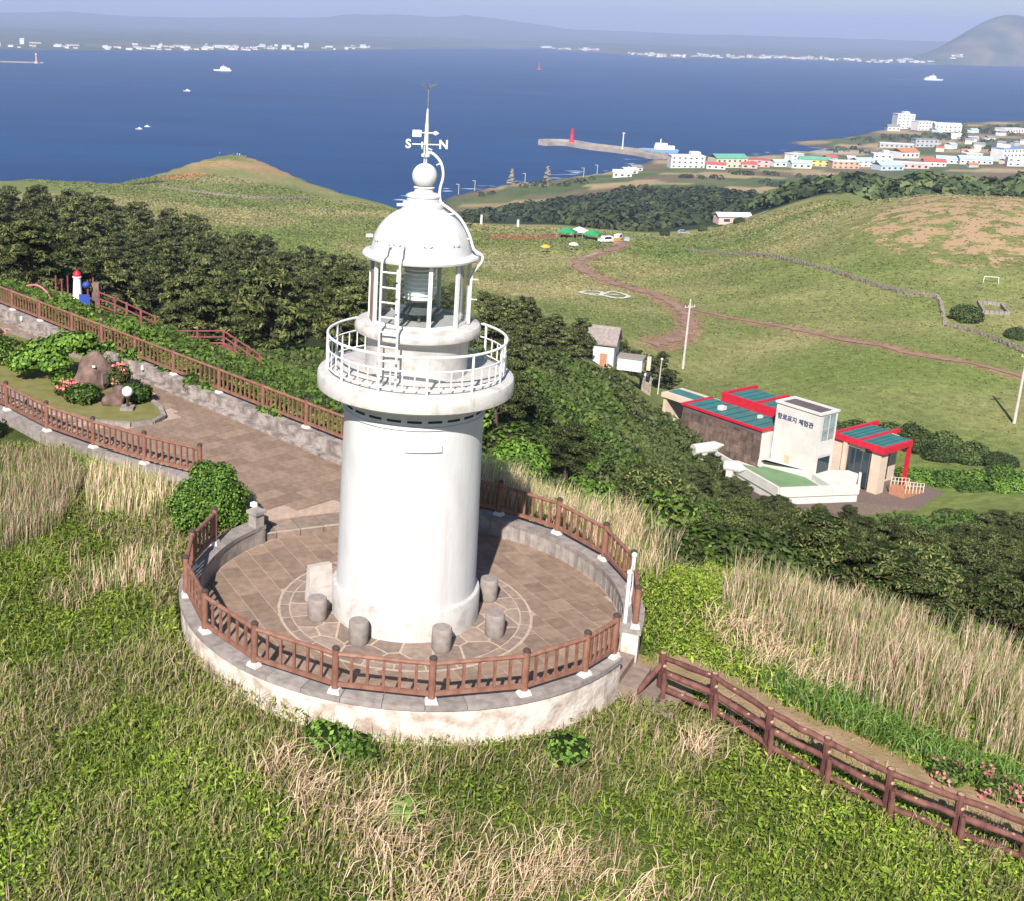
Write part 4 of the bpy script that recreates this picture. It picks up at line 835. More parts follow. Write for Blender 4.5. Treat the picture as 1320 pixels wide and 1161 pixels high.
ptsM = scatter([(20,96),(28,98),(36,114),(44,134),(52,148),(50,158),(40,152),(33,140),(26,120)], 4.2, 17, 60, 3)
ptsM = [(22.7,107),(25.2,111),(38.4,146.5),(40.4,148.2),(42.4,146.9),(44.8,150.5),(47.0,152),(37.6,149.5),(21.8,115),(22,128),(26.5,118),(24.5,122),(28.5,128.5)]
for i, (x, y) in enumerate(ptsM): place_tree('pine_tree', far_pines, i+2, x, y, random.uniform(.75, 1.05), 'dark pine in the row by the small stone house', 'tree', 'pines by the stone house')
ptsB = scatter(WOOD_B, 3.1, 150, 60, 4)
shrub_protos = []
for s in range(4):
    L = dome(1.5, 1.9, 8, 50+s); n = 5200; P, d = shell(n, L, 60+s, .3); k = P[:, 2] > 0
    st = MB(); [st.tube([(0, 0, -.3), (.3*math.cos(a), .3*math.sin(a), .6), (.7*math.cos(a), .7*math.sin(a), 1.3)], [.05, .04, .02], 5) for a in (0, 2, 4)]
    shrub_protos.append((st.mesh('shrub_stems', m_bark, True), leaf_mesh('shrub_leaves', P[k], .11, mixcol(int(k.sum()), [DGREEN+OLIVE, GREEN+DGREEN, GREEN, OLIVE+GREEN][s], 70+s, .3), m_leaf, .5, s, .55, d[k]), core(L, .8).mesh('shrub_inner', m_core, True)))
for i, (x, y) in enumerate(ptsB):
    near = math.hypot(x-10, y-15); green = fbm(np.array([x]), np.array([y]), 14, 77, 2)[0]
    if green > .56 or (x < 14 and y < 34): place_tree('hillside_shrub', shrub_protos, i, x, y, random.uniform(.8, 1.25), 'leafy green shrub in the thicket on the slope right of the tower', 'shrub', 'shrubs on the slope below the platform', -.3, ('stems', 'foliage', 'dark_filler'))
    else: place_tree('pine_tree', near_pines, i, x, y, random.uniform(.85, 1.2), 'low pine in the thicket between the platform and the museum', 'tree', 'pines on the slope below the platform', -.2)
for i, (x, y) in enumerate([(40.5,99.5),(44,100.5),(47,102),(38,102.5),(50,100.5),(42.5,103.5),(46,98.5),(53,99.5),(36.5,98)]): place_tree('pine_tree', near_pines, i, x, y, random.uniform(.85, 1.05), 'pine standing against the white parapet of the museum terrace', 'tree', 'pines against the museum terrace')
for i, (x, y, sc) in enumerate([(7.0,4.9,.62),(8.0,6.0,.8),(9.3,6.9,.85),(7.4,7.6,.9),(10.8,7.9,.85),(6.2,6.6,.7)]): place_tree('hillside_shrub', [shrub_protos[0], shrub_protos[3]], i, x, y, sc, 'dark leafy shrub just behind the white gate', 'shrub', 'shrubs behind the gate', -.25, ('stems', 'foliage', 'dark_filler'))
ptsE = [(11.5,10.5),(13.5,12.5),(16.5,12),(19.5,12.5),(22.5,13),(25,14.5),(27.5,16.5),(30,19.5),(9,13.5),(7.5,15.5),(21,16),(17.5,15.5),(33,22)]
for i, (x, y) in enumerate(ptsE):
    if i % 3 == 0: place_tree('hillside_shrub', shrub_protos, i, x, y, random.uniform(.9, 1.15), 'leafy shrub at the edge of the tall dry reeds', 'shrub', 'shrubs along the reeds', -.3, ('stems', 'foliage', 'dark_filler'))
    else: place_tree('pine_tree', near_pines, i, x, y, random.uniform(.95, 1.15), 'low dark pine at the edge of the tall dry reeds', 'tree', 'pines along the reeds', -.3)
# dark shrub row behind the museum and green hedge bank beside it
for i, (x, y, sc) in enumerate([(66,140,1.5),(69,138,1.6),(72.5,136,1.7),(75,133,1.7),(78,130.5,1.8),(80,127,1.7),(62,143,1.3),(59,146,1.1),(82,124,1.4),(76.5,128.5,1.5)]):
    place_tree('dark_shrub', [shrub_protos[0]], i, x, y, sc, 'dark shrub in the row behind the red roofed museum', 'shrub', 'shrubs behind the museum', -.3, ('stems', 'foliage', 'dark_filler'))
for i, (x, y, sc) in enumerate([(70,118,1.5),(72,116,1.7),(74,114,1.7),(76,112.5,1.7),(78,110.5,1.6),(73,112,1.4),(75.5,109.5,1.4),(78.5,107.5,1.4),(80.5,108.5,1.6),(69,121,1.4),(82,106,1.5),(77,114.5,1.5)]):
    place_tree('hedge_bush', [shrub_protos[2]], i, x, y, sc, 'bright green bush of the hedge bank beside the museum steps', 'bush', 'bushes of the hedge bank', -.9, ('stems', 'foliage', 'dark_filler'))
for i, (x, y, sc, lab) in enumerate([(117,207,2.0,'large dark bush inside the stone wall corner on the mound'),(121,196,1.4,'dark bush at the right edge above the meadow wall'),(118.6,208.5,1.6,'second dark bush crowding the large one by the wall corner'),
                                     (119.5,444,1.5,'small round tree beside the car on the far road'),(136,452,1.4,'small round tree right of the car on the far road'),(146,440,1.6,'dark bush at the far end of the road')]):
    place_tree('dark_bush', [shrub_protos[0]], i, x, y, sc, lab, 'bush', None, -.2, ('stems', 'foliage', 'dark_filler'))
# far woods: one mass
def wood_mass(name, poly, n, size, mind, seed, label, thr=.30):
    P = []; r = np.random.default_rng(seed); A = np.array(poly, float); q = r.uniform(A.min(0), A.max(0), (n*4, 2)); q = q[inpoly(q[:, 0], q[:, 1], poly)]; q = q[fbm(q[:, 0], q[:, 1], 70, 13, 2) > thr][:n]
    z = H(q[:, 0], q[:, 1]); V = []; D = []; m = 26
    s = r.uniform(.7, 1.35, len(q))*size; d = r.normal(size=(len(q), m, 3)); d[..., 2] = np.abs(d[..., 2]); d /= np.linalg.norm(d, axis=2)[..., None]
    P = np.c_[q, z][:, None, :] + d*np.stack([s, s, s*.9], -1)[:, None, :] + np.array([0, 0, size*.25]); P = P.reshape(-1, 3); cc = np.repeat(mixcol(len(q), [(.036,.056,.02), (.05,.074,.025), (.066,.088,.03), (.085,.105,.036)], seed, .25), m, 0)
    me = leaf_mesh(name, P, np.repeat(s, m)*.42, cc, m_needle, .55, seed, .7, d.reshape(-1, 3)); return tag(put(name, me), label, 'wood', None, 'stuff')
wood_mass('far_wood', WOOD_C, 2600, 3.3, 5, 5, 'dark wood beyond the meadow reaching to the shore', .40)
wood_mass('ridge_wood', [(165,455),(205,440),(300,425),(345,470),(335,520),(230,515),(172,500)], 430, 4.2, 5, 15, 'dark wood along the crest behind the mound', .0)
wood_mass('far_scrub', [(60,620),(200,790),(330,820),(420,1000),(300,1050),(150,960),(95,900),(70,800)], 500, 2.4, 9, 6, 'scattered scrub between the fields below the village', .52)
wood_mass('coast_scrub', [(420,1180),(700,1200),(1000,1650),(1250,1900),(900,1850),(640,1560),(560,1440)], 420, 3., 9, 8, 'scattered scrub among the coastal fields beyond the village', .55)

# ------------------------------------------------------------------ museum at the foot of the hill
m_cream = M('cream_wall', (.58, .47, .37), (.51, .41, .33), scale=1, rough=.8); m_mwhite = M('white_wall', (.60, .58, .555), (.53, .51, .48), scale=.8, rough=.75)
m_red = M('red_beam_paint', (.52, .018, .035), (.44, .014, .03), scale=2, rough=.45); m_teal = M('teal_roof', (.03, .135, .135), (.045, .165, .16), scale=.7, rough=.5)
m_brick = M('brown_stone_cladding', (.19, .13, .105), (.08, .055, .047), scale=1.6, rough=.9, bump=.8, bscale=5, detail=9, nrough=.65, stretch=(1, 1, .5), orand=.3); m_greenf = M('green_deck_coating', (.12, .215, .10), (.165, .25, .135), scale=.5, rough=.7)
m_win = M('dark_window_glass', (.02, .035, .045), rough=.08, spec=.6); m_win2 = M('pale_window_glass', (.16, .24, .25), (.34, .40, .40), scale=.9, rough=.1, spec=.6); m_roofd = M('dark_roof_felt', (.09, .07, .075), (.12, .095, .095), scale=1, rough=.9)
m_pave = M('brown_cobbles', (.12, .085, .075), (.17, .125, .105), scale=6, rough=.95, bump=.5, bscale=10)
mz = -33.5; mu = thing('museum', 'museum with teal roofs, red beams and white tower at the foot of the hill', 'building', (48.81, 116.67, mz), rad(124.5))
def mp(u0, u1, v0, v1, z0, z1): return MB().box(((u0+u1)/2, -(v0+v1)/2, (z0+z1)/2), (u1-u0, v1-v0, z1-z0))     # v runs to the right and back
hall = mp(.0, 12, .14, 6, -5.6, -.12).build('hall_walls', m_mwhite, mu); 
mp(0, 12, .06, .13, -5.6, -.75).build('stone_backing', m_roofd, mu); rb = random.Random(9)
for j in range(12):
    z_ = -5.6
    while z_ < -.9:
        hh_ = rb.uniform(.55, 1.3); z1_ = min(-.75, z_+hh_); mp(1.0*j+.012, 1.0*j+.988, rb.uniform(-.09, .0), .058, z_+.012, z1_-.012).build('cladding_stone', m_brick, mu); z_ = z1_
mp(.0, 12, .0, .12, -.74, -.14).build('dark_band', m_roofd, mu)
mp(.15, 11.85, .15, 5.5, -.1, .0).build('hall_roof', m_teal, mu)
for a in ((-.25, 12.2, -.2, .12, -.12, .16), (11.9, 12.2, .13, 5.6, -.12, .16), (-1.4, .1, -.2, 0, 0, 0)):
    if a[4] != a[5]: mp(*a).build('red_fascia', m_red, mu)
mp(-.25, .1, .13, 4.5, -.12, .16).build('red_fascia', m_red, mu)
mp(.6, 10.2, 5.9, 11, -5.6, .85).build('rear_hall_walls', m_cream, mu); mp(.5, 5.3, 6.0, 11.1, .86, .95).build('rear_roof', m_teal, mu); mp(5.7, 10.1, 6.0, 11.1, .86, .95).build('rear_roof', m_teal, mu)
mp(-.2, 10.6, 5.5, 5.88, -.05, 1.15).build('red_beam', m_red, mu); mp(10.2, 10.6, 5.9, 12.2, .75, 1.2).build('red_beam', m_red, mu); mp(5.3, 5.7, 5.9, 12.2, .75, 1.2).build('red_beam', m_red, mu)
tw = mp(-6.3, -.3, 1.9, 5.2, -6, 3.3).build('tower_walls', m_mwhite, mu); mp(-6.0, -.6, 2.2, 4.9, 3.31, 3.4).build('tower_roof', m_roofd, mu)
for a in ((-6.45, -.15, 1.75, 2.15, 3.3, 3.55), (-6.45, -.15, 4.95, 5.35, 3.3, 3.55), (-6.45, -6.05, 2.151, 4.949, 3.3, 3.55), (-.55, -.15, 2.151, 4.949, 3.3, 3.55)): mp(*a).build('tower_parapet', m_mwhite, mu)
sign = letter('항로표지 체험관', 'museum_sign', (-3.05, -1.88, 1.75), .74, (PI/2, 0, PI), M('dark_sign_letters', (.045, .05, .13), rough=.5), mu, .03, .012)
for r_ in range(2):
    for c_ in range(2): w_ = mp(-6.36, -6.31, 2.35+1.25*c_, 3.5+1.25*c_, .1+1.55*r_, 1.55+1.55*r_).build('window', m_win2, mu); mp(-6.40, -6.365, 2.32+1.25*c_, 2.42+1.25*c_, .05+1.55*r_, 1.6+1.55*r_).build('frame', m_mwhite, w_)
mp(-6.36, -6.31, 2.35, 4.75, -1.7, 0).build('glazed_panel', m_mwhite, mu); mp(-6.37, -6.31, 2.4, 4.6, -4.2, -1.9).build('window', m_win, mu)
mp(-2.9, -2.2, 1.86, 1.9, -3.7, -2.6).build('wall_box', M('tan_box', (.6, .42, .26), rough=.7), mu)
mp(-9.3, -5.2, 6.9, 13.6, -6, -.14).build('wing_walls', m_cream, mu); mp(-11.4, -10.2, 6.9, 8.3, -6, -.14).build('corner_pier', m_cream, mu); mp(-11.3, -9.31, 6.95, 13, -.3, -.14).build('canopy_soffit', m_cream, mu); mp(-8.0, -5.3, 7.2, 14, -.13, -.02).build('wing_roof', m_teal, mu); mp(-11.2, -8.4, 7.2, 13, -.13, -.02).build('wing_roof', m_teal, mu)
for a in ((-11.9, -5.0, 6.5, 6.88, -.45, .2), (-8.4, -8.0, 6.89, 15.2, -.3, .15), (-5.2, -4.8, 6.89, 15.8, -.3, .15), (-11.9, -11.45, 6.89, 12.2, -.45, .2)): mp(*a).build('red_beam', m_red, mu)
mp(-11.88, -11.47, 11.7, 12.1, -6, -.46).build('red_column', m_red, mu); mp(-7.1, -6.6, 6.6, 6.88, -6, -.46).build('cream_pier', m_cream, mu)
dr = mp(-10.1, -7.2, 6.82, 6.89, -5.2, -.9).build('glass_door', m_win, mu)
for k in range(4): mp(-10.1+.93*k, -10.02+.93*k, 6.78, 6.815, -5.2, -.9).build('frame', m_roofd, dr)
mp(-9.38, -9.31, 8.6, 12.0, -5.2, -1.0).build('window', m_win, mu)
m_seam = M('roof_seam', (.02, .09, .09), rough=.5)
for k in range(1, 8): mp(1.5*k-.04, 1.5*k+.04, .16, 5.45, .001, .06).build('roof_seam', m_seam, mu)
for k in range(1, 4): mp(.5+1.2*k-.03, .5+1.2*k+.03, 6.05, 11.05, .951, 1.0).build('roof_seam', m_seam, mu); mp(5.7+1.1*k-.03, 5.7+1.1*k+.03, 6.05, 11.05, .951, 1.0).build('roof_seam', m_seam, mu); mp(-8.0+.68*k-.03, -8.0+.68*k+.03, 7.25, 13.9, -.019, .03).build('roof_seam', m_seam, mu); mp(-11.2+.7*k-.03, -11.2+.7*k+.03, 7.25, 12.9, -.019, .03).build('roof_seam', m_seam, mu)
mp(7.5, 8.3, 2.0, 2.8, .001, .5).build('roof_vent', m_mwhite, mu); mp(3.0, 3.5, 3.6, 4.1, .001, .35).build('roof_vent', m_mwhite, mu)
# forecourt with white parapet and green floor
DK = [(4.3, 2.4), (-7.6, 6.0), (-11.6, -2.9), (-8.2, -8.4), (-6.45, -5.3), (-6.45, -1.75), (-.3, -1.75), (-.2, .2), (2.6, .2)]
mdk = thing('roof_terrace', 'green floored terrace with white parapet in front of the museum', 'terrace', (48.81, 116.67, mz), rad(124.5)); mdk['kind'] = 'thing'
MB().prism(DK, -7.5, -4.5).build('terrace_base', m_mwhite, mdk); MB().prism([(3.9, 2.1), (-7.5, 5.5), (-9.9, -.2), (-5.2, -1.9), (-.4, -1.9), (-.3, .3)], -4.49, -4.42).build('green_floor', m_greenf, mdk)
for a_, b_ in ((0, 1), (1, 2), (2, 3)):
    p, q = Vector(DK[a_]), Vector(DK[b_]); e = q-p; n = max(1, round(e.length/3))
    for k in range(n):
        c = p+e*((k+.5)/n); MB().box((c.x, c.y, -4.05), (e.length/n-.03, .3, 1.15), math.atan2(e.y, e.x)).build('parapet_panel', m_mwhite, mdk)
MB().prism([(-5.2, -2.3), (-9.9, -.4), (-11.3, -2.8), (-8.3, -8.0), (-6.6, -5.3)], -4.49, -3.75).build('white_ledge', m_mwhite, mdk)
MB().prism([(2.4, -.1), (-5.2, -1.86), (-.5, -1.7), (-.35, .0)], -4.41, -3.6).build('white_kerb', m_mwhite, mdk)
# paved ground, steps with rails
pv = tag(MB().prism([(19, 1), (4.4, 2.6), (-7.8, 6.3), (-11.9, -2.9), (-17.5, -8), (-15.5, -14.5), (-11.3, -15), (2, -16), (12, -13), (20, -9)], -10, -5.55).build('pavement', m_pave, None, loc=(48.81, 116.67, mz), rz=rad(124.5)), kind='structure')
st_ = thing('museum_steps', 'brick steps with pale handrails at the right end of the museum', 'steps', (48.81, 116.67, mz), rad(124.5))
m_brickred = M('orange_brick', (.42, .20, .12), (.34, .16, .10), scale=3, rough=.85); m_rail = M('pale_yellow_rail', (.62, .60, .42), rough=.5)
for k in range(5): mp(-13.9-.0*k, -11.95, 8.6+.75*k, 9.34+.75*k, -5.6, -4.5-.18*k).build('step', m_brickred, st_)
for u in (-13.9, -12.0):
    for k in range(6): MB().tube([(u, -8.7-.75*k, -4.9-.15*k), (u, -8.7-.75*k, -3.5-.18*k)], .05, 6).build('rail_post', m_rail, st_)
    for dz in (0, -.45): MB().tube([(u, -8.7, -3.5+dz), (u, -12.45, -4.4+dz)], .045, 6).build('handrail', m_rail, st_)
# cream portal with strip roof, notice wall
po = thing('entrance_portal', 'cream portal frame with teal strip roof left of the museum', 'portal', (48.81, 116.67, mz), rad(124.5))
for u in (16.4, 13.0): mp(u, u+.5, 1.9, 5.4, -5.6, -.6).build('portal_side', m_cream, po)
mp(12.2, 17.1, 1.6, 5.6, -.59, .0).build('portal_roof', m_cream, po); mp(12.5, 16.8, 2.6, 4.6, .01, .08).build('teal_strip', m_teal, po)
nb = thing('notice_wall', 'white notice wall with small red print beside the brown stone hall', 'notice board', (48.81, 116.67, mz), rad(124.5)); mp(12.6, 14.6, -.6, -.35, -5.6, -1.7).build('board', m_mwhite, nb)
for k in range(3): mp(13.0+.45*k, 13.3+.45*k, -.64, -.61, -3.4, -2.9).build('printed_block', M('faded_red_print', (.5, .12, .12), rough=.7) if k == 0 else bpy.data.materials['faded_red_print'], nb)
# white display buoys
def buoy(x, y, z, rz, L, lab):
    t = thing('display_buoy', lab, 'buoy', (x, y, z), rz, 'white display buoys'); MB().tube([(0, 0, .9), (L*.7, 0, 1.0)], .62, 14).build('float', m_mwhite, t, True); MB().tube([(L*.7+.05, 0, 1.0), (L, 0, 1.05)], [.6, .1], 14).build('cone', m_mwhite, t, True); MB().box((L*.3, 0, .15), (.8, 1.0, .9)).build('cradle', m_mwhite, t)
def gz_at(x, y): return float(H(np.array([x]), np.array([y]))[0])
buoy(40.0, 113.6, -36.0, rad(20), 4.2, 'large white display buoy lying in front of the brown stone hall'); buoy(43.0, 110.6, -36.7, rad(-40), 2.4, 'smaller white display buoy below the large one')

# ------------------------------------------------------------------ things on the meadow
m_pole = M('pale_concrete_pole', (.52, .47, .42), (.40, .36, .33), scale=1, rough=.8); m_dkmetal = M('dark_metal', (.06, .06, .065), rough=.5)
for x, y, h, lab in ((57.0, 181.2, 12.5, 'tall pale utility pole with a crossarm beside the bend of the red trail'), (94.9, 145.4, 11.5, 'tall pale utility pole at the right edge of the meadow')):
    t = thing('utility_pole', lab, 'pole', (x, y, gz_at(x, y)-.3), rad(20), 'utility poles'); MB().tube([(0, 0, 0), (.1, 0, h)], [.24, .15], 10).build('pole_shaft', m_pole, t, True); MB().box((.1, 0, h-1.4), (2.0, .12, .14)).build('crossarm', m_pole, t)
    for k in (-.9, -.3, .4, .95): MB().tube([(k+.1, 0, h-1.33), (k+.1, 0, h-1.05)], .06, 6).build('insulator', m_white, t)
t = thing('lamp_pole', 'thin pale pole rising beside the stone pillar above the museum', 'pole', (43.0, 143, gz_at(43, 143))); MB().tube([(0, 0, 0), (.08, 0, 5.2)], [.1, .07], 8).build('pole_shaft', m_pole, t, True); MB().box((.08, 0, 5.25), (.3, .3, .2)).build('lamp_head', m_white, t)
t = thing('stone_pillar', 'square grey stone pillar with white ball on top by the museum drive', 'pillar', (39.6, 137.0, gz_at(39.6, 137)-.3)); t['kind'] = 'thing'; MB().box((0, 0, 1.1), (1.3, 1.3, 2.4)).build('shaft', m_stone, t); MB().box((0, 0, 2.38), (1.5, 1.5, .16)).build('capstone', m_coping, t); MB().ball((0, 0, 2.75), .32, 12, 8).build('ball', m_white, t, True)
def gable(x0, x1, y0, y1, z0, zr, ov=.25):
    ym = (y0+y1)/2; a, b = x0-ov, x1+ov; c, d = y0-ov, y1+ov; t = .16
    return MB().add([(a,c,z0),(b,c,z0),(b,ym,zr),(a,ym,zr),(a,d,z0),(b,d,z0),(a,c,z0+t),(b,c,z0+t),(b,ym,zr+t),(a,ym,zr+t),(a,d,z0+t),(b,d,z0+t)],
        [(0,3,2,1),(3,4,5,2),(6,7,8,9),(9,8,11,10),(0,1,7,6),(4,10,11,5),(0,6,9,3),(3,9,10,4),(1,2,8,7),(2,5,11,8)])
h = thing('stone_house', 'small pale house with grey gabled roof half hidden by pines', 'house', (32.6, 135.0, gz_at(32.6, 135)-.2), rad(-22))
MB().prism([(-2.2, -1.8), (2.2, -1.8), (2.2, 1.8), (-2.2, 1.8)], 0, 3.2).build('wall', m_mwhite, h)
m_slate = M('grey_slate', (.20, .17, .16), (.28, .24, .22), scale=3, rough=.85); gable(-2.2, 2.2, -1.8, 1.8, 3.21, 5.2, .35).build('roof', m_slate, h)
for s_ in (-1, 1): MB().add([(2.2*s_, -1.8, 3.2), (2.2*s_, 1.8, 3.2), (2.2*s_, 0, 5.1)], [(0, 1, 2)]).build('gable_end', m_cream, h)
w_ = MB().box((-.9, -1.82, 1.7), (.8, .05, .9)).build('window', m_win, h); MB().box((-.9, -1.84, 1.22), (1.0, .12, .08)).build('sill', m_coping, w_); MB().box((.9, -1.82, 1.05), (.9, .05, 2.0)).build('door', m_brickred, h)
MB().box((4.2, .3, .7), (3.2, 2.4, 1.6)).build('annex', m_mwhite, h); MB().box((4.2, .3, 1.58), (3.4, 2.6, .14)).build('annex_roof', m_coping, h); MB().box((6.4, 1.2, .7), (.5, .5, 1.8)).build('yard_post', m_cream, h)

# painted white figure on the grass
hp = tag(MB().add([], []).build('placeholder', m_white) if False else thing('painted_mark', 'white bow tie shaped mark painted on the meadow grass', 'marking', (0, 0, 0)))
m_chalk = M('white_ground_paint', (.66, .64, .58), (.45, .45, .36), scale=1.2, rough=1)
for pts in ([(53.6,260.4),(56.2,263.2),(58.6,259.6),(56.6,253.4),(53.6,260.4)], [(57.2,254.2),(59.6,258.4),(61.6,261.2),(63.2,252.4),(60.0,249.2),(57.2,254.2)], [(55.6,257.8),(58.4,255.4),(61.4,254.2)]):
    _, V, F = ribbon(pts, 1.1, .16, jit=.3); put('white_line', fast_mesh('white_line', V, F, m_chalk), hp)

# people
def person_mesh():
    v = [(0,0,.95),(0,0,1.2),(0,0,1.42),(0,0,1.52),(0,0,1.66),(.17,0,1.40),(.23,.02,1.12),(.22,-.06,.86),(-.17,0,1.40),(-.24,.0,1.13),(-.2,-.1,.9),(.10,0,.88),(.11,-.03,.48),(.12,.04,.05),(.12,-.1,.03),(-.10,0,.88),(-.11,.04,.48),(-.12,.0,.05),(-.12,-.13,.03)]
    e = [(0,1),(1,2),(2,3),(3,4),(2,5),(5,6),(6,7),(2,8),(8,9),(9,10),(0,11),(11,12),(12,13),(13,14),(0,15),(15,16),(16,17),(17,18)]
    r = [.15,.14,.13,.06,.11,.065,.05,.035,.065,.05,.035,.095,.07,.045,.04,.095,.07,.045,.04]
    me = bpy.data.meshes.new('person'); me.from_pydata(v, e, []); o = bpy.data.objects.new('person', me); COL.objects.link(o); md = o.modifiers.new('s', 'SKIN'); ss = o.modifiers.new('ss', 'SUBSURF'); ss.levels = 1
    for i, s_ in enumerate(me.skin_vertices[0].data): s_.radius = (r[i], r[i]*.8); s_.use_root = (i == 0)
    dg = bpy.context.evaluated_depsgraph_get(); out = bpy.data.meshes.new_from_object(o.evaluated_get(dg)); bpy.data.objects.remove(o); return out
pm = person_mesh()
def clothes(name, top, leg):
    m = bpy.data.materials.new(name); m.use_nodes = True; n = m.node_tree.nodes; l = m.node_tree.links; tc = n.new('ShaderNodeTexCoord'); sp = n.new('ShaderNodeSeparateXYZ'); l.new(tc.outputs['Object'], sp.inputs[0]); cr = n.new('ShaderNodeValToRGB'); cr.color_ramp.interpolation = 'CONSTANT'
    dv = n.new('ShaderNodeMath'); dv.operation = 'DIVIDE'; dv.inputs[1].default_value = 1.8; l.new(sp.outputs[2], dv.inputs[0]); l.new(dv.outputs[0], cr.inputs[0]); els = cr.color_ramp.elements; els[0].color = (*leg, 1); els[1].position = .51; els[1].color = (*top, 1)
    e = els.new(.825); e.color = (.42, .26, .18, 1); e = els.new(.93); e.color = (.02, .016, .014, 1); l.new(cr.outputs[0], n['Principled BSDF'].inputs['Base Color']); return m
for i, (x, y, top, leg, lab) in enumerate([(77.2,351,(.05,.05,.07),(.04,.04,.06),'person in dark clothes walking on the red trail below the tents'),(-66.5,612,(.7,.7,.7),(.1,.1,.15),'person in white at the left of the group on the headland top'),(-62.5,613,(.06,.07,.12),(.05,.05,.06),'person in navy standing on the headland top'),
    (-59.5,612.5,(.5,.12,.12),(.08,.08,.1),'person in red standing on the headland top'),(-57.8,613.5,(.75,.74,.7),(.3,.28,.25),'person in pale clothes at the right of the headland group'),(-56.4,612.2,(.72,.72,.75),(.1,.1,.16),'person in white top on the brow of the headland'),(-53,608,(.65,.62,.6),(.12,.1,.1),'person in grey walking down from the headland top'),
    (74.5,391,(.6,.15,.15),(.06,.06,.07),'person in red standing by the green tents'),(78.6,386.5,(.08,.08,.1),(.05,.05,.05),'person in black standing by the green tents'),(70.6,402,(.55,.2,.2),(.1,.1,.12),'person in pink at the left end of the tents')]):
    me = pm.copy(); me.materials.clear(); me.materials.append(clothes('clothes', top, leg)); me.shade_smooth(); tag(put('person', me, None, (x, y, gz_at(x, y)+.15), i*1.3), lab, 'person')

# tents, parasols, vehicles
m_tgreen = M('green_canvas', (.02, .22, .08), (.03, .27, .10), scale=.6, rough=.7); m_twhite = M('white_canvas', (.78, .78, .76), rough=.7); m_yel = M('yellow_canvas', (.75, .38, .04), rough=.7); m_steel = M('steel_leg', (.4, .4, .4), rough=.4)
def tent(x, y, rz, mat, w, d, lab):
    t = thing('canopy_tent', lab, 'tent', (x, y, gz_at(x, y)), rz, 'tents beside the red earth'); a, b = w/2, d/2
    MB().add([(-a,-b,2.2),(a,-b,2.2),(a,b,2.2),(-a,b,2.2),(0,0,3.6),(-a,-b,1.9),(a,-b,1.9),(a,b,1.9),(-a,b,1.9)], [(0,1,4),(1,2,4),(2,3,4),(3,0,4),(5,6,1,0),(6,7,2,1),(7,8,3,2),(8,5,0,3)]).build('canopy', mat, t)
    for sx in (-1, 1):
        for sy in (-1, 1): MB().tube([(sx*(a-.1), sy*(b-.1), 0), (sx*(a-.1), sy*(b-.1), 2.2)], .05, 6).build('leg', m_steel, t)
    MB().box((0, 0, .75), (w*.7, .8, .08)).build('table', m_cap, t); MB().box((0, .1, .4), (w*.66, .6, .7)).build('table_skirt', m_cap, t)
tent(73.6, 394.5, rad(-25), m_tgreen, 6, 5, 'green canopy tent at the left end of the row'); tent(81.2, 389.5, rad(-25), m_tgreen, 5.5, 5, 'green canopy tent next to the white minivan'); tent(78.3, 397.5, rad(-25), m_twhite, 6, 4, 'white canopy tent behind the two green ones')
tag(MB().box((88.4, 392.2, gz_at(88.4, 392.2)+.5), (7, 1.2, .9), rad(30)).build('orange_barrier', M('orange_plastic', (.7, .28, .03), (.62, .22, .03), scale=2, rough=.5)), 'long orange barrier between the parked vehicles', 'barrier')
def car(x, y, rz, paint, lab, van=False):
    t = thing('parked_car', lab, 'car', (x, y, gz_at(x, y)+.25), rz, 'cars parked by the tents'); L, W, hb, hc = (4.8, 1.8, 1.0, 1.95) if van else (4.4, 1.75, .85, 1.45)
    pr = [(-L/2, .3), (L/2, .3), (L/2, .7), (L/2-.15, hb), (L/2-(.9 if van else 1.3), hb), (L/2-(1.3 if van else 1.9), hc), (-L/2+(.25 if van else .9), hc), (-L/2+.05, hb), (-L/2, .6)]
    V = [(a, -W/2, b) for a, b in pr]+[(a, W/2, b) for a, b in pr]; n = len(pr); MB().add(V, [tuple(range(n)), tuple(range(n, 2*n))[::-1]]+[(i, n+i, n+(i+1) % n, (i+1) % n) for i in range(n)]).build('body', paint, t)
    for s_ in (-1, 1): MB().add([(-L/2+.5, s_*(W/2+.01), hb+.02), (L/2-1.3, s_*(W/2+.01), hb+.02), (L/2-1.75, s_*(W/2+.01), hc-.12), (-L/2+.95, s_*(W/2+.01), hc-.12)], [(0, 1, 2, 3)]).build('side_window', m_win, t)
    for sx in (-1, 1):
        for sy in (-1, 1):
            w_ = MB().tube([(sx*L*.31, sy*(W/2-.12), .32), (sx*L*.31, sy*(W/2+.03), .32)], .33, 14).build('wheel', m_dkmetal, t); MB().tube([(sx*L*.31, sy*(W/2+.03), .32), (sx*L*.31, sy*(W/2+.045), .32)], .2, 10).build('rim', m_steel, w_)
m_cwhite = M('white_car_paint', (.75, .75, .75), rough=.25); m_csilver = M('silver_car_paint', (.4, .43, .46), rough=.3, metal=.4)
car(84.6, 383.5, rad(200), m_cwhite, 'white minivan parked at the right of the green tents', True); car(92.5, 400.2, rad(60), m_cwhite, 'white van parked farthest right of the tents', True); car(94.8, 397, rad(75), m_csilver, 'silver car parked beside the farthest right van'); car(128.5, 451.2, rad(-8), m_csilver, 'silver car alone on the far road')
def parasol(x, y, mat, lab):
    t = thing('parasol', lab, 'parasol', (x, y, gz_at(x, y))); MB().lathe([(1.5, 2.0), (1.45, 2.12), (.8, 2.5), (0, 2.8)], 10).build('canopy', mat, t); MB().tube([(0, 0, 0), (0, 0, 2.75)], .05, 6).build('pole', m_steel, t); MB().box((0, 0, .12), (.7, .7, .24)).build('foot', m_coping, t)
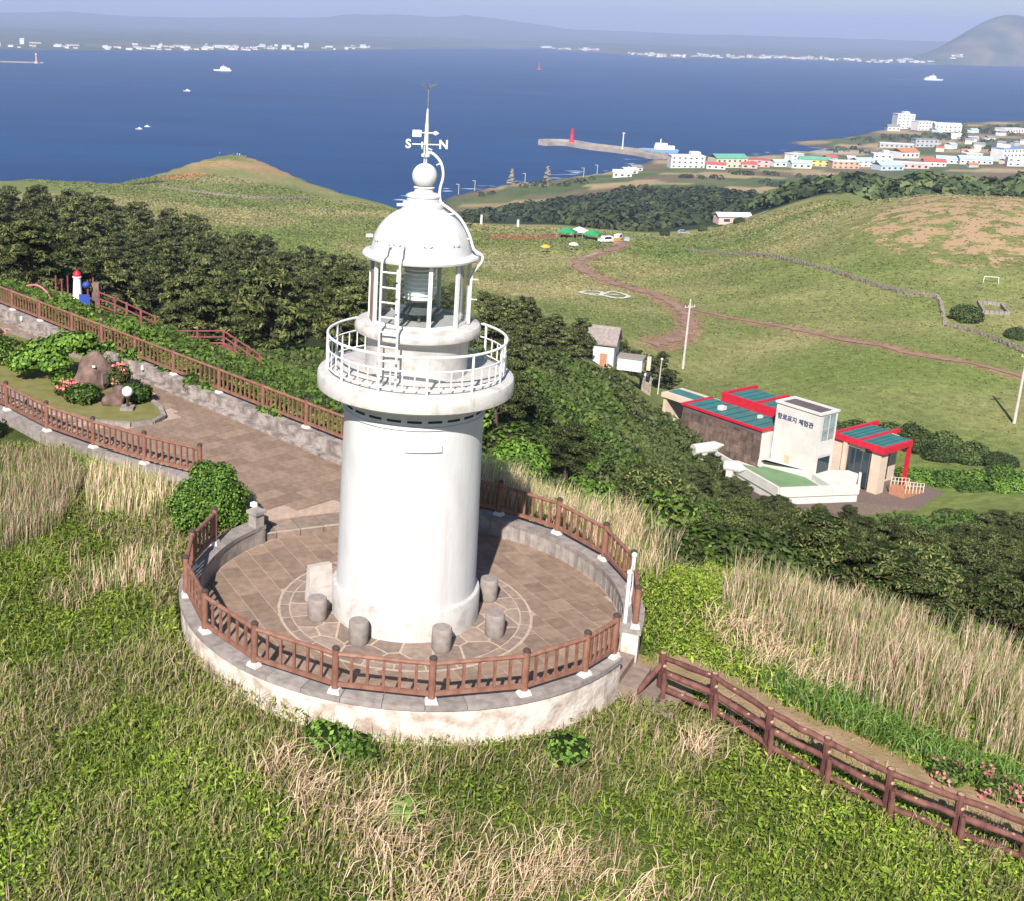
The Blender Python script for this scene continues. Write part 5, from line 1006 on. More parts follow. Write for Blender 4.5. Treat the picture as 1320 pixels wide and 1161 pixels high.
parasol(58.8, 346, m_yel, 'yellow parasol on the meadow left of the white one'); parasol(68.2, 351.5, m_twhite, 'white parasol on the meadow below the tents')
t = thing('picnic_frame', 'low white metal frame standing among straw on the mound', 'frame', (136.8, 237.6, gz_at(136.8, 237.6)), rad(-15))
for k in (-1.5, 1.5): MB().tube([(k, 0, 0), (k*.93, 0, 1.3)], .09, 6).build('leg', m_white, t)
MB().tube([(-1.45, 0, 1.32), (1.45, 0, 1.32)], .09, 6).build('crossbar', m_white, t)
gr = thing('grave_enclosure', 'low pale stone enclosure round a grave plot on the mound', 'enclosure', (0, 0, 0))
for a_, b_ in (((124.4,214.7),(128.9,214.1)), ((128.9,214.1),(130.9,221)), ((130.9,221),(127.0,222.6)), ((127,222.6),(124.4,214.7))):
    e = Vector((b_[0]-a_[0], b_[1]-a_[1], 0)); n = 5
    for k in range(n): c = Vector((*a_, 0))+e*((k+.5)/n); MB().box((c.x, c.y, gz_at(c.x, c.y)+.25), (e.length/n*.97, .5, .9), math.atan2(e.y, e.x), .9).build('stone', m_coping, gr)
# horses
def horse(x, y, rz, col, lab):
    m = MB(); m.tube([(-.75,0,1.1),(-.5,0,1.14),(0,0,1.08),(.5,0,1.14),(.75,0,1.22),(1.0,0,1.55),(1.15,0,1.78),(1.3,0,1.72),(1.55,0,1.5)], [.16,.3,.31,.3,.24,.17,.14,.13,.08], 10)
    for sx, sy in ((.55,.16),(.5,-.16)): m.tube([(sx,sy,1.0),(sx+.03,sy,.55),(sx,sy,.08),(sx+.06,sy,0)], [.12,.07,.05,.06], 7)
    for sx, sy in ((-.58,.17),(-.64,-.17)): m.tube([(sx,sy,1.05),(sx+.12,sy,.75),(sx-.08,sy,.45),(sx-.02,sy,.06),(sx+.04,sy,0)], [.16,.1,.06,.05,.06], 7)
    m.tube([(-.82,0,1.2),(-.98,0,.95),(-.95,0,.55)], [.07,.08,.03], 6); m.tube([(1.12,.06,1.85),(1.1,.08,2.0)], [.05,.01], 5); m.tube([(1.12,-.06,1.85),(1.1,-.08,2.0)], [.05,.01], 5)
    tag(m.build('horse', M('horse_coat', col, rough=.6), None, True, loc=(x, y, gz_at(x, y)+.1), rz=rz), lab, 'horse', 'horses on the far meadow')
horse(44.5, 436, rad(10), (.02, .014, .012), 'black horse grazing on the far meadow'); horse(50.5, 430, rad(170), (.16, .08, .05), 'brown horse on the far meadow right of the black one')
for x, y, h, lab in ((52.6, 470, 4.2, 'taller white post at the edge of the far wood'), (66.2, 462, 3.0, 'shorter white post at the edge of the far wood')):
    t = thing('white_post', lab, 'post', (x, y, gz_at(x, y))); MB().box((0, 0, h/2), (.9, .9, h), 0, .85).build('shaft', m_white, t); MB().box((0, 0, h+.08), (1.0, 1.0, .16)).build('cap', m_coping, t)

# ------------------------------------------------------------------ play area and red decks on the back slope
m_pinkp = M('pink_play_pipe', (.42, .14, .17), rough=.5); m_bluep = M('blue_play_panel', (.03, .06, .32), rough=.5); m_deck = M('dark_red_timber', (.17, .045, .05), (.24, .075, .08), scale=3, rough=.7)
pg = thing('play_structure', 'small play structure with a white mini lighthouse and blue panels', 'play structure', (-13.3, 29.6, gz_at(-13.3, 29.6)-.1), rad(-8), None, (.66, .66, .6))
MB().lathe([(.36, .4), (.3, 1.2), (.24, 2.2), (.3, 2.25), (.3, 2.35), (.2, 2.36)], 16).build('mini_tower', m_twhite, pg, True); MB().lathe([(.27, 2.36), (.25, 2.6), (.0, 2.85)], 14).build('red_cap', m_red, pg, True)
for x, y in ((-.9,-.5),(-.9,.6),(.9,.6),(.9,-.5),(-1.7,.5)): MB().tube([(x, y, 0), (x, y, 2.2)], .06, 8).build('post', m_deck, pg)
MB().box((.75, -.75, .8), (.75, .06, .8)).build('blue_panel', m_bluep, pg); MB().ball((.8, -.5, 1.85), .26, 12, 8).build('blue_ball', m_bluep, pg, True); MB().box((0, 0, .62), (2.0, 1.3, .1)).build('platform', m_deck, pg)
MB().tube(smooth([(-3.4, -.4, 1.5), (-2.6, -.5, 1.6), (-1.9, -.55, 1.1), (-1.5, -.6, .2)]), .07, 8).build('slide_pipe', m_pinkp, pg, True); MB().box((1.25, .2, 1.1), (.5, .5, 1.6)).build('brown_panel', m_brick, pg)
def timber_rail(name, lab, pts, n=3):
    t = thing(name, lab, 'railing', (0, 0, 0))
    for i, p in enumerate(pts):
        MB().box((p[0], p[1], p[2]+.3), (.09, .09, 1.2)).build('post', m_deck, t)
        if i+1 < len(pts):
            for k in range(n): MB().tube([(p[0], p[1], p[2]+.25+.29*k), (pts[i+1][0], pts[i+1][1], pts[i+1][2]+.25+.29*k)], .04, 6).build('rail', m_deck, t)
    return t
DKP = [(-9.4, 31.2, -2.75), (-8.2, 31.35, -2.75), (-7.0, 31.5, -2.75), (-6.4, 30.9, -2.95), (-5.8, 30.3, -3.15), (-5.2, 29.7, -3.35)]
timber_rail('deck_railing', 'dark red timber railing of the deck on the slope behind the path', DKP)
dk_ = thing('timber_deck', 'dark red timber deck on the slope behind the path', 'deck', (0, 0, 0))
for k in range(14): MB().box((-8.0+.03*k, 31.2-.2*k, -2.6-.012*k), (2.8, .18, .06), rad(6)).build('plank', m_deck, dk_)
timber_rail('deck_railing', 'dark red timber railing running down from the play structure', [(-12.2, 28.8, -.5), (-11.5, 28.8, -.75), (-11.0, 28.9, -1.0), (-10.4, 29.0, -1.3), (-9.8, 29.1, -1.6)])

# ------------------------------------------------------------------ village, pier and boats
WALLS = {'white': (.72,.70,.68), 'cream': (.66,.56,.42), 'yellow': (.62,.52,.18), 'tan': (.52,.36,.24), 'pink': (.62,.42,.38), 'grey': (.42,.42,.43), 'blue': (.5,.58,.68)}
ROOFS = {'white': (.66,.65,.64), 'green': (.12,.35,.24), 'red': (.5,.10,.08), 'orange': (.55,.20,.07), 'blue': (.16,.30,.58), 'sky': (.42,.56,.72), 'grey': (.25,.25,.26)}
vm = {k: M('village_wall_'+k, v, tuple(c*.85 for c in v), scale=.15, rough=.85) for k, v in WALLS.items()}; rm = {k: M('village_roof_'+k, v, tuple(c*.85 for c in v), scale=.15, rough=.7) for k, v in ROOFS.items()}
def village(x, y, w, d, hh, wall, roof, lab, gab=False, rz=0., floors=2, tower=None, base=None):
    z = max(gz_at(x, y), SEA+2) - .5 if base is None else base; t = thing('village_building', lab, 'building', (x, y, z), rz, 'buildings of the harbour village')
    MB().box((0, 0, hh/2), (w, d, hh)).build('wall', vm[wall], t)
    if gab: gable(-w/2, w/2, -d/2, d/2, hh+.02, hh+d*.22, .5).build('roof', rm[roof], t)
    else: r_ = MB().box((0, 0, hh+.36), (w+.8, d+.8, .7)).build('roof', rm[roof], t)
    if tower: MB().box((tower*w, d*.1, hh+2.2), (w*.28, d*.6, 3.0)).build('roof_block', vm[wall], t)
    nw = max(2, int(w/5))
    for f in range(floors):
        for k in range(nw): MB().box((-w/2+w*(k+.5)/nw, -d/2-.04, hh*(f+.55)/floors), (w/nw*.38, .08, hh/floors*.34)).build('window', m_win, t)
VB = [(301.8,1100.4,30,14,11,'white','white','large white building nearest the harbour pier',0,3,.25),(342.5,1112,31,16,9,'cream','green','white hall with a green edged roof in the village',1,2,None),(376.5,1131.5,19,12,7,'pink','red','pinkish building right of the green roofed hall',0,2,None),
 (424.6,1175.8,13,11,10,'white','white','slim white block above the yellow building',0,3,None),(438.2,1160,28,12,6.5,'yellow','green','yellow building with green roof in the village',1,2,None),(459,1141,25,12,7,'tan','white','tan flat roofed building in the village centre',0,2,None),(488.8,1173,18,12,6,'white','sky','white building with pale blue roof behind the tan one',1,2,None),
 (528,1223.5,18,14,9,'white','white','white block in the middle of the village back row',0,2,.2),(578.9,1288,24,16,7,'white','orange','building with bright orange roof at the back of the village',1,1,None),(526.5,1157,34,14,5.5,'pink','white','long low pinkish building in the village front row',0,1,None),(414,1129,18,12,5,'white','sky','low white building with pale roof in the village front row',1,1,None),
 (497,1134,24,14,5,'blue','sky','pale blue roofed shed at the village front',1,1,None),(611,1205,30,14,5,'white','sky','long pale blue roofed shed behind the dark wood',1,1,None),(660,1238,30,15,13,'white','blue','tall white building with a blue roof at the right edge',0,3,-.2),(640,1175,24,14,8,'white','white','white building below the blue roofed one at the right edge',0,2,None),
 (774,1749,24,18,20,'white','white','tall white hotel on the far point of the coast',0,5,.1),(790,1722,26,16,12,'white','white','lower wing beside the tall hotel on the point',0,3,None),(812,1698,34,16,9,'white','white','wide white building right of the hotel on the point',1,2,None),(900,1700,40,16,6,'white','white','long low white building farther right on the point',0,1,None),
 (629.6,1427.6,36,14,5,'grey','white','long grey building beside the pale beach',0,1,None),(667,1440,26,14,9,'grey','grey','grey two storey building beside the beach houses',0,2,None),(237.8,1039,12,9,4,'white','white','small white house near the shore road',1,1,None),(224,1002,15,9,4.5,'white','white','white house nearest on the shore road',1,1,None),(250,1070,10,8,4,'white','grey','small grey roofed house by the shore road',1,1,None),
 (325,1086,16,9,4.5,'white','red','low white house with red roof front of the harbour',1,1,None),(360,1108,14,9,4.5,'pink','red','small pink house between the two large halls',1,1,None),(398,1140,13,9,5,'white','sky','small white house left of the slim block',1,1,None),(560,1180,20,12,5,'white','red','white house with red roof right of the pale blue sheds',1,1,None),(545,1260,16,12,6,'white','grey','white house behind the long pinkish building',1,2,None),
 (590,1215,22,12,5,'white','sky','sky blue roofed house left of the long shed',1,1,None),(630,1250,16,12,7,'cream','white','cream block left of the tall blue roofed building',0,2,None),(690,1215,18,12,7,'white','sky','white house at the far right of the village',1,2,None),(740,1700,16,12,6,'white','grey','small white house left of the hotel on the point',1,1,None)]
for i, (x, y, w, d, hh, wc, rc, lab, g, fl, tw_) in enumerate(VB): village(x, y, w, d, hh, wc, rc, lab, bool(g), rad([0, 14, -9, 22, -18][i % 5]), fl, tw_)
village(150, 462, 13, 6, 3.0, 'pink', 'white', 'small pink house with white roof at the edge of the near wood', True, rad(5), 1)
rv = random.Random(31)
for x_, y_ in scatter([(320,1085),(560,1150),(720,1190),(900,1600),(980,1720),(800,1700),(600,1300),(440,1210),(330,1120)], 24, 34, 60, 17, [(b[0], b[1]) for b in VB]):
    w = rv.uniform(7, 14); d = rv.uniform(6, 9); hh = rv.uniform(3, 5.5); t = thing('small_house', 'small pale house scattered among the village buildings and fields', 'house', (x_, y_, max(gz_at(x_, y_), SEA+2)-.4), rv.uniform(-.6, .6), 'small houses of the village'); MB().box((0, 0, hh/2), (w, d, hh)).build('wall', vm[rv.choice(['white', 'cream', 'grey', 'white'])], t); gable(-w/2, w/2, -d/2, d/2, hh+.02, hh+d*.25, .4).build('roof', rm[rv.choice(['red', 'grey', 'sky', 'orange', 'white', 'grey'])], t)
m_pier = M('pier_concrete', (.36, .31, .26), (.27, .23, .20), scale=.1, rough=.95, bump=.5, bscale=.6); PR = [(322,1240),(304,1290),(285,1318),(262,1345),(245,1378),(228,1382),(214,1372)]
pr_ = thing('pier', 'long curved concrete pier reaching into the sea from the village', 'pier', (0, 0, 0)); Q, _, _ = ribbon(PR, 1, 0, n=5); T_ = np.gradient(Q, axis=0); T_ /= np.linalg.norm(T_, axis=1)[:, None]
for nm, wd_, z0, z1 in (('deck', 13, SEA-3, SEA+4.0), ('sea_wall', 3, SEA+4.02, SEA+6.2)):
    mb = MB(); off = 0 if nm == 'deck' else 4.6; n = len(Q); V = []
    for q, t_ in zip(Q, T_):
        nn = np.array([t_[1], -t_[0]]); c = q + nn*off
        for s_, z in ((-1, z0), (1, z0), (1, z1), (-1, z1)): V.append((*(c+nn*s_*wd_/2), z))
    mb.add(V, [(i*4+j, (i+1)*4+j, (i+1)*4+(j+1) % 4, i*4+(j+1) % 4) for i in range(n-1) for j in range(4)] + [(3, 2, 1, 0), ((n-1)*4, (n-1)*4+1, (n-1)*4+2, (n-1)*4+3)]); mb.build(nm, m_pier, pr_)
rl = thing('harbour_light', 'small red lighthouse at the end of the pier', 'lighthouse', (247, 1376, SEA+4)); MB().lathe([(3.0, 0), (2.4, 1.5), (1.9, 11), (2.4, 11.2), (2.4, 11.8), (1.3, 11.9)], 16).build('tower', m_red, rl, True); MB().lathe([(1.3, 11.9), (1.3, 14), (1.6, 14.1), (.2, 15.3), (0, 15.5)], 14).build('lantern', m_red, rl, True)
t = thing('pier_mast', 'tall pale mast standing on the pier', 'mast', (290, 1312, SEA+4)); MB().tube([(0, 0, 0), (0, 0, 17)], [.9, .6], 8).build('mast_pole', m_white, t); MB().box((0, 0, 17), (3, 1.2, .8)).build('mast_head', m_white, t)
m_hullb = M('blue_hull', (.20, .42, .66), rough=.5); m_boatw = M('white_boat_paint', (.78, .78, .78), rough=.5)
def ship(x, y, rz, L, W, hull, lab, wake=False, name='ferry'):
    t = thing(name, lab, 'boat', (x, y, SEA), rz); k = L/40; pl = [(-L/2, -W/2), (L*.32, -W/2), (L/2, 0), (L*.32, W/2), (-L/2, W/2)]; n = 5
    V = [(p[0]*.94, p[1]*.8, -.5*k) for p in pl]+[(p[0], p[1], 3.2*k) for p in pl]; MB().add(V, [tuple(range(n))[::-1], tuple(range(n, 2*n))]+[(i, (i+1) % n, n+(i+1) % n, n+i) for i in range(n)]).build('hull', hull, t)
    MB().box((-L*.14, 0, 5*k), (L*.5, W*.8, 3.6*k)).build('cabin', m_boatw, t); MB().box((-L*.06, 0, 8.0*k), (L*.3, W*.66, 2.4*k)).build('bridge', m_boatw, t); MB().tube([(-L*.04, 0, 9*k), (-L*.04, 0, 13.5*k)], .5*k, 6).build('mast', m_boatw, t)
    for q in range(5): MB().box((-L*.34+L*.1*q, -W*.4-.05*k, 5.4*k), (L*.06, .1*k, 1.2*k)).build('window', m_win, t)
    if wake: MB().add([(-L*.5, -W*.3, .1), (-L*.5, W*.3, .1), (-L*2.2, W*.5, .1), (-L*2.2, -W*.5, .1)], [(0, 1, 2, 3)]).build('wake', M('wake_foam', (.6, .65, .72), (.2, .3, .5), scale=.05, rough=.8), t)
ship(334, 1335, rad(172), 42, 11, m_hullb, 'ferry with blue hull and white cabins moored by the pier'); ship(-313, 3090, rad(175), 46, 13, m_boatw, 'white ferry crossing the strait at upper left', name='ferry'); ship(1818, 3966, rad(-5), 60, 14, m_boatw, 'white ferry with a wake at upper right', True)
ship(-238, 1459, rad(10), 8, 3, m_boatw, 'small white boat off the headland, the right one of a pair', name='small_boat'); ship(-243, 1425, rad(190), 8, 3, m_boatw, 'small white boat off the headland, the left one of a pair', name='small_boat'); ship(-287, 2202, rad(185), 13, 4.5, m_boatw, 'lone white boat between the headland and the far ferry', name='small_boat')
t = thing('sea_beacon', 'slender red beacon rising from the open sea', 'beacon', (576, 3889, SEA)); MB().lathe([(7, -2), (6, 3), (2.2, 4), (1.6, 18), (2.4, 18.2), (2.2, 20), (0, 22)], 12).build('beacon_tower', m_red, t, True); MB().lathe([(7.2, -2), (7.2, .8), (6.2, .9)], 12).build('beacon_base', m_pier, t)
t = thing('breakwater_light', 'pale lighthouse at the tip of the far left breakwater', 'lighthouse', (-801, 3225, SEA)); MB().lathe([(6, 0), (4, 4), (2.6, 5), (2, 20), (3, 20.2), (2.6, 23), (0, 26)], 12).build('tower', M('salmon_paint', (.62, .34, .26), rough=.6), t, True); MB().box((-80, 4, 1), (190, 10, 4), rad(8)).build('breakwater', m_pier, t)
# shore lamps and cairns
for i, (x, y) in enumerate(((82, 905), (96, 925), (140, 968), (196, 1020), (214, 1055))):
    t = thing('street_lamp', ['street lamp on the shore road nearest the tower dome', 'second street lamp along the shore road from the dome', 'street lamp between the two stone cairns', 'street lamp on the shore road beyond the cairns', 'last street lamp before the village'][i], 'lamp', (x, y, gz_at(x, y))); MB().tube([(0, 0, 0), (0, 0, 7.5)], .28, 6).build('lamp_post', m_pole, t); MB().box((-1, 0, 7.6), (2.4, .5, .35)).build('lamp_arm', m_pole, t)
for x, y, lab in ((128, 960, 'brown stone cairn at the shore, the left one'), (160, 985, 'brown stone cairn at the shore, the right one')):
    t = thing('stone_cairn', lab, 'cairn', (x, y, gz_at(x, y))); q = random.Random(int(x))
    for k in range(14): MB().box((q.uniform(-1.6, 1.6)*(1-k/18), q.uniform(-1.2, 1.2)*(1-k/18), .8+k*.85), (5.0*(1-k/19)*q.uniform(.7, 1.1), 4*(1-k/19), 1.0), q.uniform(-.5, .5), .85).build('stone', m_stone, t)
# far town along the opposite coast
fm = [vm['white'], vm['cream'], vm['grey'], vm['white']]; fr_ = [rm['white'], rm['grey'], rm['red'], rm['sky']]
proto_far = []
for k in range(4): proto_far.append((MB().box((0, 0, .5), (1, 1, 1)).mesh('house_walls', fm[k]), (gable(-.5, .5, -.5, .5, 1.0, 1.25, .03) if k % 2 else MB().box((0, 0, 1.03), (1.04, 1.04, .06))).mesh('house_roof', fr_[k])))
rf_ = random.Random(21); AZR = [(-16.5,-12,22),(-11,-2,74),(-1.5,2,12),(8.6,11.2,20),(12.2,24,120),(22,25.5,22)]; BIG = 0
for a0, a1, n in AZR:
    for k in range(n):
        a = rad(rf_.uniform(a0, a1)); dd = float(np.interp(a, az, d0)); t_ = 25+abs(rf_.gauss(0, 1))*(30 if a0 == 22 else 240); x_, y_, z_ = far_height(np.array([a]), np.array([t_]), np.array([dd]))
        w = rf_.uniform(9, 30)*(1.9 if k % 9 == 0 else 1); hh = rf_.uniform(4, 9)*(1.8 if k % 11 == 0 else 1); q = k % 4
        t = thing('far_house', 'tiny pale house of the town on the opposite coast', 'house', (float(x_[0]), float(y_[0]), float(z_[0])-1), rf_.uniform(-.5, .5), 'houses of the far town', (w, w*.5, hh)); put('wall', proto_far[q][0], t); put('roof', proto_far[q][1], t)

# ------------------------------------------------------------------ grass, reeds and undergrowth
TRAIL = [(4.9,-1.8),(5.8,-1.4),(6.75,-2.1),(7.8,-2.8),(9.0,-3.5),(10.2,-4.2),(11.5,-4.7),(13.2,-5.4)]
REEDS = [[(-12,9.4),(-10.8,8.0),(-9.1,8.2),(-8.2,6.4),(-8.2,3.4),(-9.2,2.3),(-12,1.6)], [(-8.3,7.6),(-6.0,6.2),(-5.5,4.6),(-6.2,4.0),(-7.8,4.6)], [(-7.6,1.7),(-5.5,2.1),(-5.3,.7),(-6.9,.3)],
         [(1.9,5.6),(3.6,4.6),(5.0,3.0),(6.2,2.6),(7.0,4.3),(5.9,6.5),(4.4,8.2),(2.2,8.8),(.8,8.2)], [(7.3,1.9),(8.2,-.2),(9.2,-1.4),(10.5,-2.3),(12.5,-2.7),(14.2,-2.9),(17,-1),(16.5,3.2),(13.5,4.6),(10.5,4.6),(8.4,3.6)]]
def in_reeds(x, y):
    m = np.zeros(x.shape, bool)
    for p in REEDS: m |= inpoly(x, y, p)
    return m
def free(x, y):
    return (np.hypot(x-PC[0], y-PC[1]) > 5.0) & ~inpoly(x, y, [(-3.9,3.1),(1.8,5.1),(1.3,6.2),(-4.1,4.2)]) & ~inpoly(x, y, PATH_POLY) & ~((np.abs(x-4.8) < .9) & (np.abs(y+2.3) < .55))
def field(n, box, seed):
    r = np.random.default_rng(seed); x = r.uniform(box[0], box[1], n); y = r.uniform(box[2], box[3], n); m = free(x, y); return x[m], y[m], r
def mound(x, y): return .26*fbm(x, y, 1.5, 51, 3)+.08
straw_m = lambda x, y: sstep(.52, .66, fbm(x, y, 1.9, 61, 4) + .135*sstep(.5, -6, x)*sstep(3, -4, y) + .06*sstep(-6, -8.5, y)*sstep(4, 1, x))
BOX = (-13.5, 17, -14, 9)
# leafy ground cover
x, y, r = field(540000, BOX, 1); ds_ = seg_dist(x, y, TRAIL); k = (ds_ > .25+.65*vnoise(x, y, .7, 3)) & ~(in_reeds(x, y) & (r.uniform(size=len(x)) < .7)); sm = straw_m(x, y); k &= r.uniform(size=len(x)) > .5*sm; x, y, sm = x[k], y[k], sm[k]
z = H(x, y) + mound(x, y)*np.clip(seg_dist(x, y, TRAIL), 0, 1)*r.uniform(.35, 1.25, len(x)); c1 = np.array([(.19,.28,.024), (.25,.345,.035), (.14,.22,.02), (.30,.37,.055), (.095,.16,.018)])[r.integers(0, 5, len(x))]
g = sstep(.35, .65, fbm(x, y, 3.2, 71, 3))[:, None]; c1 = (c1*(.72+.5*g))*r.uniform(.75, 1.25, (len(x), 1)); c1 = c1*(1-.35*sm[:, None]) + np.array([.16,.12,.06])*.35*sm[:, None]
tag(put('ground_cover', leaf_mesh('ground_cover', np.c_[x, y, z], .036*np.clip(np.exp(r.normal(size=len(x))*.4), .5, 2.0), c1, m_leaf, .85, 1, .36)), 'bright green leafy ground cover on the hill top', 'plants', None, 'stuff')
# green grass blades
x, y, r = field(190000, BOX, 2); k = (seg_dist(x, y, TRAIL) > .3) & (r.uniform(size=len(x)) < .08+.5*sstep(.46, .66, fbm(x, y, 1.8, 81, 3))); x, y = x[k], y[k]
z = H(x, y); c = np.array([(.26,.35,.05), (.33,.41,.07), (.31,.38,.10), (.42,.43,.16), (.19,.27,.055)])[r.integers(0, 5, len(x))]*r.uniform(.75, 1.2, (len(x), 1))
tag(put('grass', blade_mesh('grass', np.c_[x, y, z], .33, .0135, c, m_blade, .8, 2, (.12, .02))), 'green grass blades over the hill top', 'grass', None, 'stuff')
# dry grass
x, y, r = field(150000, BOX, 3); k = (seg_dist(x, y, TRAIL) > .3) & (r.uniform(size=len(x)) < .11+.55*straw_m(x, y)); x, y = x[k], y[k]; z = H(x, y)
STRAW = np.array([(.68,.49,.34), (.60,.43,.29), (.46,.36,.21), (.74,.56,.40), (.36,.31,.16), (.28,.30,.11)])
c = STRAW[r.integers(0, 6, len(x))]*r.uniform(.75, 1.15, (len(x), 1))
tag(put('dry_grass', blade_mesh('dry_grass', np.c_[x, y, z], .42, .014, c, m_straw, .7, 3, (.15, .0))), 'straw coloured dead grass over the hill top', 'grass', None, 'stuff')
# matted straw heaps
r = np.random.default_rng(44); heaps = [(-.9,-6.7,.55),(-.6,-7.4,.7),(.9,-7.9,1.0),(2.0,-7.6,.7),(3.2,-8.3,.9),(-2.4,-5.9,.35),(5.2,-4.2,.3),(-.4,-8.4,.8),(7.4,.7,.8),(8.0,-.3,.8),(8.6,-1.0,.6),(-1.9,-6.4,.4)]; X = []; Y = []
for hx, hy, hs in heaps: q = r.normal(size=(int(360*hs), 2))*hs*.5; X.append(hx+q[:, 0]*1.2+.5*q[:, 1]); Y.append(hy+q[:, 1])
x = np.concatenate(X); y = np.concatenate(Y); k = free(x, y); x, y = x[k], y[k]; c = STRAW[r.integers(0, 4, len(x))]*r.uniform(.9, 1.35, (len(x), 1))
tag(put('matted_straw', blade_mesh('matted_straw', np.c_[x, y, H(x, y)+r.uniform(.05, .3, len(x))], .44, .0155, c, m_straw, 1.5, 5, (.35, .1))), 'pale matted heaps of dead reeds on the slope', 'grass', None, 'stuff')
# tall reeds
for i, (poly, dens, hgt, lab) in enumerate([(REEDS[0], 300, .68, 'pale dry reeds beside the path fence at the left edge'), (REEDS[1], 230, .72, 'thin dry reeds between the near path fence and the round bush'), (REEDS[2], 220, .48, 'short dry reeds left of the platform wall'), (REEDS[3], 300, .95, 'tall dry reeds behind the lighthouse platform'), (REEDS[4], 210, .95, 'wide bed of tall dry reeds above the dirt trail')]):
    A = np.array(poly); lo, hi = A.min(0), A.max(0); r = np.random.default_rng(90+i); n = int((hi-lo).prod()*dens); x = r.uniform(lo[0], hi[0], n); y = r.uniform(lo[1], hi[1], n); k = inpoly(x, y, poly) & free(x, y) & (fbm(x, y, 1.1, 33+i, 2) + .3*r.uniform(size=n) > .52); x, y = x[k], y[k]
    edge = fbm(x, y, 1.6, 12+i, 2); c = np.array([(.80,.55,.42), (.70,.48,.36), (.84,.63,.49), (.55,.40,.28), (.38,.34,.18), (.20,.28,.07)])[np.minimum(r.integers(0, 8, len(x)), 5)]*r.uniform(.8, 1.2, (len(x), 1))
    tag(put('reeds', blade_mesh('reeds', np.c_[x, y, H(x, y)], hgt*(.55+.9*edge), .017, c, m_straw, .28, 100+i, (.05, .02))), lab, 'reeds', None, 'stuff')
# broad green blades along the trail
x, y, r = field(5000, (7.5, 13, -4.6, -.8), 7); k = (seg_dist(x, y, TRAIL) > .55) & (seg_dist(x, y, [(8.2,-1.4),(9.3,-2.6),(10.6,-3.4),(12,-3.8)]) < .75); x, y = x[k], y[k]; c = mixcol(len(x), [(.08,.16,.035), (.12,.21,.045), (.16,.25,.06)], 4, .25)
tag(put('sedge', blade_mesh('sedge', np.c_[x, y, H(x, y)], .62, .03, c, m_blade, .9, 8)), 'long dark green sedge leaves along the reed bed', 'grass', None, 'stuff')
for i, (x, y, lab) in enumerate([(10.15, -3.55, 'pink flowering azalea beside the dirt trail'), (11.0, -3.7, 'larger pink azalea next to the right edge by the trail'), (11.75, -4.0, 'azalea with few pink blooms at the right edge of the trail')]):
    bush('azalea', lab, (x, y, gz_at(x, y)-.05), dome(.42+.08*i, .45, 5, 80+i), 1100, .045, OLIVE+GREEN, 80+i, 'shrub', ((70, 150, 60)[i], [(.78,.25,.28), (.82,.34,.36)], .045))
for i, (x, y, w, lab) in enumerate([(-1.55, -5.0, .5, 'leafy sapling against the platform wall, left of its front'), (-1.0, -5.25, .42, 'second leafy sapling against the platform wall'), (2.7, -4.75, .5, 'low leafy bush against the right of the platform wall'), (-.9, -8.35, .4, 'broad leaved bright plant near the bottom edge'), (4.6, -8.3, .42, 'round leaved plant at the bottom right of the slope'), (-.3, -6.6, .4, 'dark green broad leaved clump in the dry grass')]):
    bush('wild_bush', lab, (x, y, gz_at(x, y)-.05), dome(w, w*1.05, 5, 120+i), 700, .07 if i > 2 else .055, GREEN, 120+i, 'bush')
# creeper carpet right behind the path wall
r = np.random.default_rng(61); n = 30000; s_ = r.uniform(3, 26, n); o_ = .75+r.uniform(0, 1, n)**1.3*2.6; x = W0[0]+wd.x*s_+wn_.x*o_; y = W0[1]+wd.y*s_+wn_.y*o_; k = (fbm(x, y, 2.2, 15, 2) > .40); x, y, s_, o_ = x[k], y[k], s_[k], o_[k]
hh = sstep(.40, .7, fbm(x, y, 2.2, 15, 2))*.75; z = H(x, y)+.1+hh*r.uniform(.35, 1, len(x)); c = mixcol(len(x), [(.12,.21,.025), (.16,.26,.04), (.09,.165,.022), (.19,.27,.06)], 6, .2)
tag(put('creeper_carpet', leaf_mesh('creeper_carpet', np.c_[x, y, z], .085, c, m_leaf, .75, 7, .7)), 'light green kudzu like creeper covering the bank behind the path', 'plants', None, 'stuff')
# rough undergrowth on the hill sides
UND = [(-45,46),(-26,33),(-13,29),(-2,14),(3,9),(6,8),(9,6.5),(14,9),(22,10),(30,16),(40,28),(66,88),(60,104),(48,104),(46,122),(34,128),(22,110),(16,92),(8,70),(2,54),(-10,56),(-24,50)]
A = np.array(UND, float); r = np.random.default_rng(71); q = r.uniform(A.min(0), A.max(0), (420000, 2)); q = q[inpoly(q[:, 0], q[:, 1], UND)]; w_ = np.clip(24/(np.hypot(q[:, 0]+1.5, q[:, 1]+24)), .15, 1); q = q[r.uniform(size=len(q)) < .35+w_]
x, y = q[:, 0], q[:, 1]; dcam = np.hypot(x+1.5, y+24.2); fb = fbm(x, y, 7, 91, 3); hh = .25+1.5*sstep(.45, .75, fb)*sstep(62, 85, dcam); z = H(x, y)+hh*r.uniform(.4, 1, len(x)); gmix = sstep(.42, .62, fbm(x, y, 16, 95, 2))[:, None]
c = (np.array([(.05,.075,.02), (.07,.095,.025), (.10,.11,.04)])[r.integers(0, 3, len(x))]*(1-gmix) + np.array([(.075,.125,.022), (.10,.15,.028), (.06,.10,.02)])[r.integers(0, 3, len(x))]*gmix)*r.uniform(.75, 1.25, (len(x), 1))
tag(put('undergrowth', leaf_mesh('undergrowth', np.c_[x, y, z], np.clip(dcam*.0022, .08, .28), c, m_leaf, .65, 9, .6)), 'mixed green undergrowth on the hill sides around the pines', 'plants', None, 'stuff')

